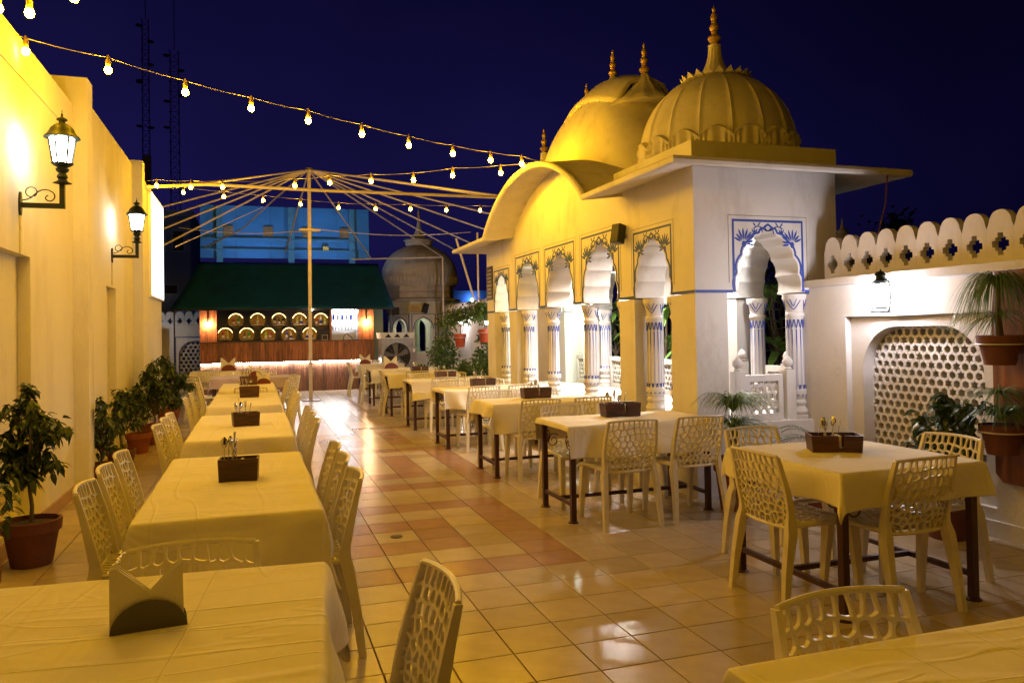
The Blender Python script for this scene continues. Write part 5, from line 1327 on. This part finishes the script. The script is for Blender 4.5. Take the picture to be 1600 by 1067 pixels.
for x, lb in ((-.2, 'cool floodlight behind the awning ridge, left one of two'), (2.2, 'cool floodlight behind the awning ridge, right one of two')):
    fl_ = thing('floodlight', lb, 'lamp', (x, 23.45, 3.3), 'floodlights under the hoarding')
    MB().box(x-.12, 23.42, 3.30, x+.12, 23.52, 3.36).build('housing', 'iron', fl_); MB().box(x-.11, 23.43, 3.361, x+.11, 23.51, 3.366).build('lens', 'cool_led', fl_)
    MB().box(x-.02, 23.46, 2.3, x+.02, 23.48, 3.299).build('stand', 'iron', fl_)
for x in (-.98, 2.95): MB().box(x-.06, 25.05, -9, x+.06, 25.17, 5.0).build('support_leg', 'hoarding_rib', hb)

# ------------------------------------------------------------------ white wall left of the bar
ww = thing('rear_wall', 'white wall with blue-lined jali niche left of the bar', 'wall', (-2, 23, 0))
nn_ = arch_niche(-1.35, .62, .1, 1.0, 1.38)
MB().plate([(-4.2,0),(-.6,0),(-.6,1.78),(-4.2,1.78)], [nn_], XZ(23), 0, .15).build('wall_face', 'white', ww)
m_ = MB(); hexcells(m_, -1.98, -.75, .08, 1.42, .12, XZ(23.05), 0, .05, lambda y, z: abs(y+1.35) < .66 and z < 1.42); m_.build('lattice', 'white', ww, smooth=0)
MB().ribbon([(-2.06,.1),(-2.06,1.50),(-.65,1.50)], .035, XZ(22.9995), 0, -.003).build('painted_frame', 'blue', ww, smooth=0)
MB().ribbon(nn_, .022, XZ(22.9995), 0, -.003).build('painted_frame', 'blue', ww, smooth=0)
MB().box(-4.2, 22.96, 1.781, -.6, 23.2, 1.83).build('ledge', 'white', ww)
for k in range(14):
    x = -.75-.24*k
    o = MB().plate([(p[0]*1.14+x, p[1]+1.8305) for p in mo], [[(p[0]+x+.118, p[1]*.9+1.8305+.10) for p in mc] if 0 else [(p[0]*.92+x, p[1]+1.8305+.115) for p in mc]], XZ(22.99), 0, .12).build('merlon', 'white', ww)
MB().box(-2.62, 22.7, 0, -2.40, 22.95, 1.75).build('stone_pilaster', 'stone', ww)
lt = thing('wall_light', 'cool light on the pier behind the screen wall', 'lamp', (-2.9, 21.8, 2.0)); MB().tube([(-2.9, 21.9, 1.55), (-2.9, 21.9, 1.95)], .03, 8).build('tube', 'tube', lt); MB().box(-2.93, 21.94, 1.5, -2.87, 22.95, 1.54).build('bracket', 'iron', lt)

# ------------------------------------------------------------------ far kiosk with grey dome
KX, KY = 5.05, 24.6
kk = thing('kiosk', 'octagonal kiosk with weathered grey ribbed dome beyond the air cooler', 'kiosk', (KX, KY, 0))
N8 = 8; RA = 1.08; a0 = R(-118)
vert = [(KX+RA*math.cos(a0+2*math.pi*k/8), KY+RA*math.sin(a0+2*math.pi*k/8)) for k in range(8)]
for k in range(8):
    p, q = Vector(vert[k]), Vector(vert[(k+1) % 8]); d = (q-p); L = d.length; d.normalize(); nrm = Vector((d.y, -d.x)); mid = (p+q)/2
    if nrm.dot(mid-Vector((KX, KY))) < 0: nrm = -nrm
    fn = (lambda p, d, nrm: (lambda a, b, dd: (p.x+d.x*a-nrm.x*dd, p.y+d.y*a-nrm.y*dd, b)))(p, d, nrm)
    arch = cusped(L/2, .27, 1.62, .36, 4)
    o = MB().plate([(0, .003), (L, .003), (L, 2.50), (0, 2.50)], [[(L/2-.27, .9)]+arch+[(L/2+.27, .9)]], fn, 0, .14).build('arch_panel', 'white', kk); ORG[o.name] = ORG[kk.name]
    pr = MB(); pr.ribbon([(L/2-.36, .9), (L/2-.36, 2.09), (L/2+.36, 2.09), (L/2+.36, .9)], .03, fn, 0, -.004); pr.ribbon(cusped(L/2, .30, 1.62, .39, 4), .025, fn, 0, -.004); pr.build('painted_frame', 'blue', o, smooth=0)
MB().lathe([(.12,0),(.10,.1),(.085,.15),(.085,.9),(.12,1.0),(.14,1.06)], 12, (KX-.15, KY-.2, .9)).build('inner_column', 'greenwall', kk)
MB().lathe([(1.30,2.501),(1.34,2.53),(1.34,2.56),(1.12,2.60),(1.12,2.76),(1.16,2.78),(1.12,2.80),(1.10,3.0)], 8, (KX, KY, 0)).build('drum', 'stone', kk, smooth=20)
pr = [(1.08+.10*math.sin(math.pi*k/9)-.0, 2.98+.09*k) for k in range(4)]
dm = []
for k in range(20):
    t = k/19; a = -.42+t*(math.pi/2+.42); dm.append((max(.34, 1.19*math.cos(a)), 3.36+.98*math.sin(a)))
dm = [p for p in dm if p[1] < 4.30]+[(.42, 4.32)]
o = MB().lathe(dm, 160, (KX, KY, 0), ripple=lambda a, z: 1+.014*max(0, 1-abs(((a*20/(2*math.pi))+.5) % 1-.5)*10)).build('dome', 'stone', kk, smooth=50); ORG[o.name] = ORG[kk.name]
vs = []; fs = []; n = 240
for r_, z in ((1.15, 2.99), (1.215, 3.06), (1.225, 3.16), (1.235, 3.24)):
    for k in range(n):
        a = 2*math.pi*k/n; zz = z+(.05*abs(math.sin(10*a)) if z > 3.2 else 0); vs.append((KX+r_*(1+.01*math.sin(a*60))*math.cos(a), KY+r_*(1+.01*math.sin(a*60))*math.sin(a), zz))
for i in range(3):
    for k in range(n): fs.append((i*n+k, i*n+(k+1) % n, (i+1)*n+(k+1) % n, (i+1)*n+k))
MB().add(vs, fs).build('petal_band', 'stone', o)
MB().lathe([(.42,4.30),(.46,4.36),(.44,4.42),(.50,4.46),(.47,4.50),(.30,4.52),(.2,4.62),(.12,4.78),(.07,4.95),(.05,5.08)], 28, (KX, KY, 0), ripple=lambda a, z: 1-.05*abs(math.sin(10*a))).build('fluted_crown', 'stone', o)
finial(KX, KY, 5.06, o, 1.05)
kl = thing('kiosk_lamp', 'pale green light glowing inside the far kiosk', 'lamp', (KX, KY+.3, 2.2)); MB().lathe([(.05,0),(.07,.05),(.05,.1)], 12, (KX+.1, KY-.4, 2.3)).build('bulb', 'kiosk_led', kl); MB().tube([(KX+.1,KY-.4,2.39),(KX+.1,KY-.4,2.56)], .01, 5).build('cord', 'black', kl)
loudspeaker('black box loudspeaker above the left kiosk arch', (3.98, 23.42, 2.18), R(-14), 0, 1.6).rotation_euler = (0, R(90), R(-14))
loudspeaker('tilted black loudspeaker above the right kiosk arch', (4.95, 23.3, 2.26), R(10), R(-10), 1.2).rotation_euler = (R(-10), R(18), R(0))
ys_s = thing('sign', 'yellow notice board above the kiosk arches', 'sign', (4.66, 23.36, 2.2)); MB().box(4.44, 23.36, 2.12, 4.86, 23.38, 2.36).build('board', 'yellowsign', ys_s)
for k in range(3): MB().box(4.48+.02*k, 23.352, 2.17+.06*k, 4.82-.03*k, 23.3585, 2.185+.06*k).build('lettering_line', 'plaque', ys_s)
# green pier between bar and kiosk
gp = thing('pier', 'narrow pale green pier between the bar and the kiosk', 'wall', (3.3, 22, 0)); MB().box(3.12, 22.0, 0, 3.45, 22.2, 2.2).build('pier', 'greenwall', gp)

# ------------------------------------------------------------------ desert air cooler
ac = thing('air_cooler', 'grey metal desert air cooler with large caged fan', 'air cooler', (3.62, 20.7, 0))
CXa, CZ = 3.58, .90
MB().plate([(3.17,.32),(3.99,.32),(3.99,1.37),(3.17,1.37)], [circ(CXa, CZ, .36, 32)], XZ(20.5), 0, .02).build('front_sheet', 'metal_grey', ac)
MB().box(3.17,20.521,.32,3.20,21.1,1.37).build('side_sheet', 'metal_grey', ac); MB().box(3.96,20.521,.32,3.99,21.1,1.37).build('side_sheet', 'metal_grey', ac); MB().box(3.2,21.07,.32,3.96,21.1,1.37).build('back_sheet', 'metal_dark', ac)
MB().hexa([(3.15,20.48,1.372),(4.01,20.48,1.372),(4.01,21.12,1.372),(3.15,21.12,1.372)], [(3.13,20.42,1.53),(4.03,20.42,1.53),(4.03,21.14,1.53),(3.13,21.14,1.53)]).build('top_hood', 'whiteboard', ac)
for k in range(3): x = 3.34+.24*k; MB().plate([(x-.09,1.40),(x+.09,1.40),(x,1.50)], [], lambda a, b, d: (a, 20.474-.37*(b-1.372)+d, b), -.004, .002).build('hood_opening', 'metal_dark', ac)
MB().box(3.99,20.5,.75,4.10,20.62,1.15).build('control_box', 'metal_grey', ac)
MB().box(4.0,20.49,1.0,4.06,20.4995,1.1).build('switch_plate', 'whiteboard', ac)
for k in range(5):
    a = R(20+72*k); d = Vector((math.cos(a), math.sin(a))); s = Vector((-d.y, d.x)); P3 = lambda r_, w_, yy: (CXa+d.x*r_+s.x*w_, yy, CZ+d.y*r_+s.y*w_)
    MB().hexa([P3(.05,-.03,20.60),P3(.05,.03,20.64),P3(.33,.09,20.66),P3(.33,-.05,20.58)], [P3(.05,-.03,20.606),P3(.05,.03,20.646),P3(.33,.09,20.666),P3(.33,-.05,20.586)]).build('fan_blade', 'fan', ac)
MB().plate(circ(CXa, CZ, .06, 20), [], XZ(20.57), 0, .08).build('fan_hub', 'fan', ac)
g = MB()
for k in range(7): g.tube([(CXa+(.05*(k+1))*math.cos(a), 20.495, CZ+(.05*(k+1))*math.sin(a)) for a in [2*math.pi*q/32 for q in range(32)]], .0035, 4, closed=True)
for k in range(8): a = math.pi*k/8; g.tube([(CXa-.36*math.cos(a),20.492,CZ-.36*math.sin(a)),(CXa+.36*math.cos(a),20.492,CZ+.36*math.sin(a))], .0035, 4)
g.build('fan_guard', 'metal_grey', ac)
for x in (3.22, 3.94):
    for y in (20.55, 21.05): MB().box(x-.02,y-.02,.003,x+.02,y+.02,.319).build('leg', 'metal_dark', ac)

# ------------------------------------------------------------------ far wall beyond the arcade
fwl = thing('far_wall', 'white wall topped by pale upright rods behind the bushes', 'wall', (5.5, 18, 0))
MB().box(5.40, 12.6, 0, 5.55, 23.4, 1.93).build('wall_face', 'white', fwl)
for k in range(90): 
    y = 13.0+.115*k; MB().lathe([(.024,0),(.024,.34),(.012,.38),(.002,.41)], 6, (5.46, y, 1.9305)).build('rod', 'spike', fwl)
MB().plate([(16.2,.2),(17.6,.2),(17.6,1.55),(16.2,1.55)], [arch_niche(16.9,.5,.3,1.0,1.4)], YZ(5.36), 0, .038).build('niche_frame', 'white', fwl)
for k, (x, y, z) in enumerate(((5.25, 20.2, 1.78), (5.25, 17.75, 1.72), (5.25, 15.9, 1.7))):
    l_ = thing('floodlight', ('white floodlight on the far wall by the kiosk', 'white floodlight on the far wall behind the hung pots', 'white floodlight on the far wall by the pavilion end')[k], 'lamp', (x, y, z), 'white floodlights on the far wall')
    MB().lathe([(.03,-.03),(.045,0),(.03,.03)], 12, (x, y, z)).build('bulb', 'wall_led', l_); MB().box(x+.05, y-.03, z-.02, 5.399, y+.03, z+.03).build('bracket', 'iron', l_)

# ------------------------------------------------------------------ beyond the terrace
def building(label, x0, y0, x1, y1, z1, wins, m='bld'):
    t = thing('building', label, 'building', ((x0+x1)/2, (y0+y1)/2, -9), 'dark buildings beyond the terrace')
    MB().box(x0, y0, -9, x1, y1, z1).build('wall', m, t); MB().box(x0-.1, y0-.1, z1, x1+.1, y1+.1, z1+.25).build('parapet', 'bld2', t)
    for x, z, w, h in wins:
        f = MB().box(x-w/2, y0-.04, z-h/2, x+w/2, y0-.001, z+h/2).build('window', 'bld2', t); ORG[f.name] = ORG[t.name]; MB().box(x-w/2+.06, y0-.05, z-h/2+.06, x+w/2-.06, y0-.0405, z+h/2-.06).build('pane', 'navy', f)
    return t
building('dark blue stepped building left of the hoarding', -6.5, 34, -2.45, 40, 6.4, [(-3.6, 5.4, .5, .9), (-2.9, 5.4, .5, .9), (-3.2, 3.2, .6, .9)])
building('low blue parapet block behind the rear wall', -5.5, 26, -1.5, 30, 2.6, [(-2.6, 1.6, .5, .6)], 'bld2')
building('distant low blue building right of the grey dome', 9.5, 45, 16.5, 52, 3.75, [(11.6, 3.2, .6, .4), (13.0, 3.2, .6, .4), (12.3, 1.8, .6, .6)])
bl = thing('roof_lamp', 'blue-white lamp on the distant low building', 'lamp', (12.3, 44.6, 3.4)); MB().lathe([(.05,-.1),(.12,0),(.05,.1)], 10, (12.35,44.7,3.42)).build('bulb', 'bluelamp', bl); MB().box(12.33,44.78,3.3,12.37,44.95,3.34).build('bracket', 'iron', bl)
cv = thing('chimney', 'dark square chimney behind the left wall', 'chimney', (-4.78, 40, -9)); MB().box(-4.93, 40.3, -9, -4.63, 40.6, 10.2).build('stack', 'mast', cv)
def mast(label, x, y, zt, w, dishes, seed):
    t = thing('mast', label, 'mast', (x, y, -9), 'telecom masts'); rg = random.Random(seed); mb = MB(); z = 20; br = MB()
    for sx, sy in ((-1,-1),(1,-1),(1,1),(-1,1)): mb.bar((x+sx*w/2, y+sy*w/2, -9), (x+sx*w*.4, y+sy*w*.4, zt), .08)
    mb.build('upright', 'mast', t)
    while z < zt-1:
        for s in (-1, 1): br.bar((x-s*w/2, y-w/2, z), (x+s*w/2, y-w/2, z+1.8), .07)
        br.bar((x-w/2, y-w/2, z), (x+w/2, y-w/2, z), .08); z += 1.8
    br.build('bracing', 'mast', t)
    MB().tube([(x, y, zt), (x, y, zt+9)], .07, 5).build('antenna_rod', 'mast', t)
    for k in range(dishes):
        zz = zt-1.5-k*3.4*rg.uniform(.7,1.1); sx = rg.choice((-1, 1))
        MB().lathe([(.02,-.3),(.45,-.15),(.6,.05),(.55,.1)], 14, (x+sx*w*.7, y-w*.7, zz)).build('dish', 'dish', t)
mast('taller lattice telecom mast in the night sky, left of the pair', -17.9, 150, 58, 1.3, 7, 1)
mast('lattice telecom mast with dishes near its top, right of the pair', -13.2, 150, 53, 1.7, 5, 2)
def big_tree(label, x, y, z0, H, w, nl, seed):
    rg = random.Random(seed); t = thing('tree', label, 'tree', (x, y, z0), 'dark trees beyond the garden wall'); br = MB(); lf = MB(); f = Vector((x, y, z0+(H-z0)*.5))
    br.tube([(x, y, z0), (x+.1, y, z0+(H-z0)*.25), f], [.22,.18,.14], 8); cl = []
    for k in range(11):
        e = Vector((x+rg.gauss(0,w*.27), y+rg.gauss(0,w*.27), lerp(f.z, H, rg.random())-.2)); br.tube([f, (f+e)/2+rv(rg)*.2, e], [.09,.05,.02], 6); cl.append(e)
    for k in range(nl):
        c = cl[rg.randrange(len(cl))]; p = c+Vector((rg.gauss(0,.34), rg.gauss(0,.34), rg.gauss(0,.20))); leaf(lf, p, rv(rg), .2, .055, .3, rv(rg))
    br.build('trunk', 'bark', t); lf.build('crown', 'dark_tree', t, smooth=0)
big_tree('dark tree crown against the night sky above the scalloped parapet', 18.6, 19.5, -9, 5.9, 2.6, 2600, 1)
big_tree('lower dark tree to the right above the scalloped parapet', 20.8, 20.5, -9, 5.2, 2.2, 1600, 2)
big_tree('dark tree behind the pavilion end eave', 16.0, 20.5, -9, 5.0, 2.6, 1800, 3)
sf = thing('far_cupola', 'small pale cupola peeping between the pavilion and the parapet', 'cupola', (12.4, 14, -9))
MB().lathe([(.35,-9),(.35,3.2),(.4,3.25),(.33,3.28),(.28,3.40),(.18,3.50),(.10,3.56),(.14,3.6),(.05,3.66),(.02,3.8),(.005,3.9)], 20, (12.42, 14, 0)).build('cupola', 'stone', sf)
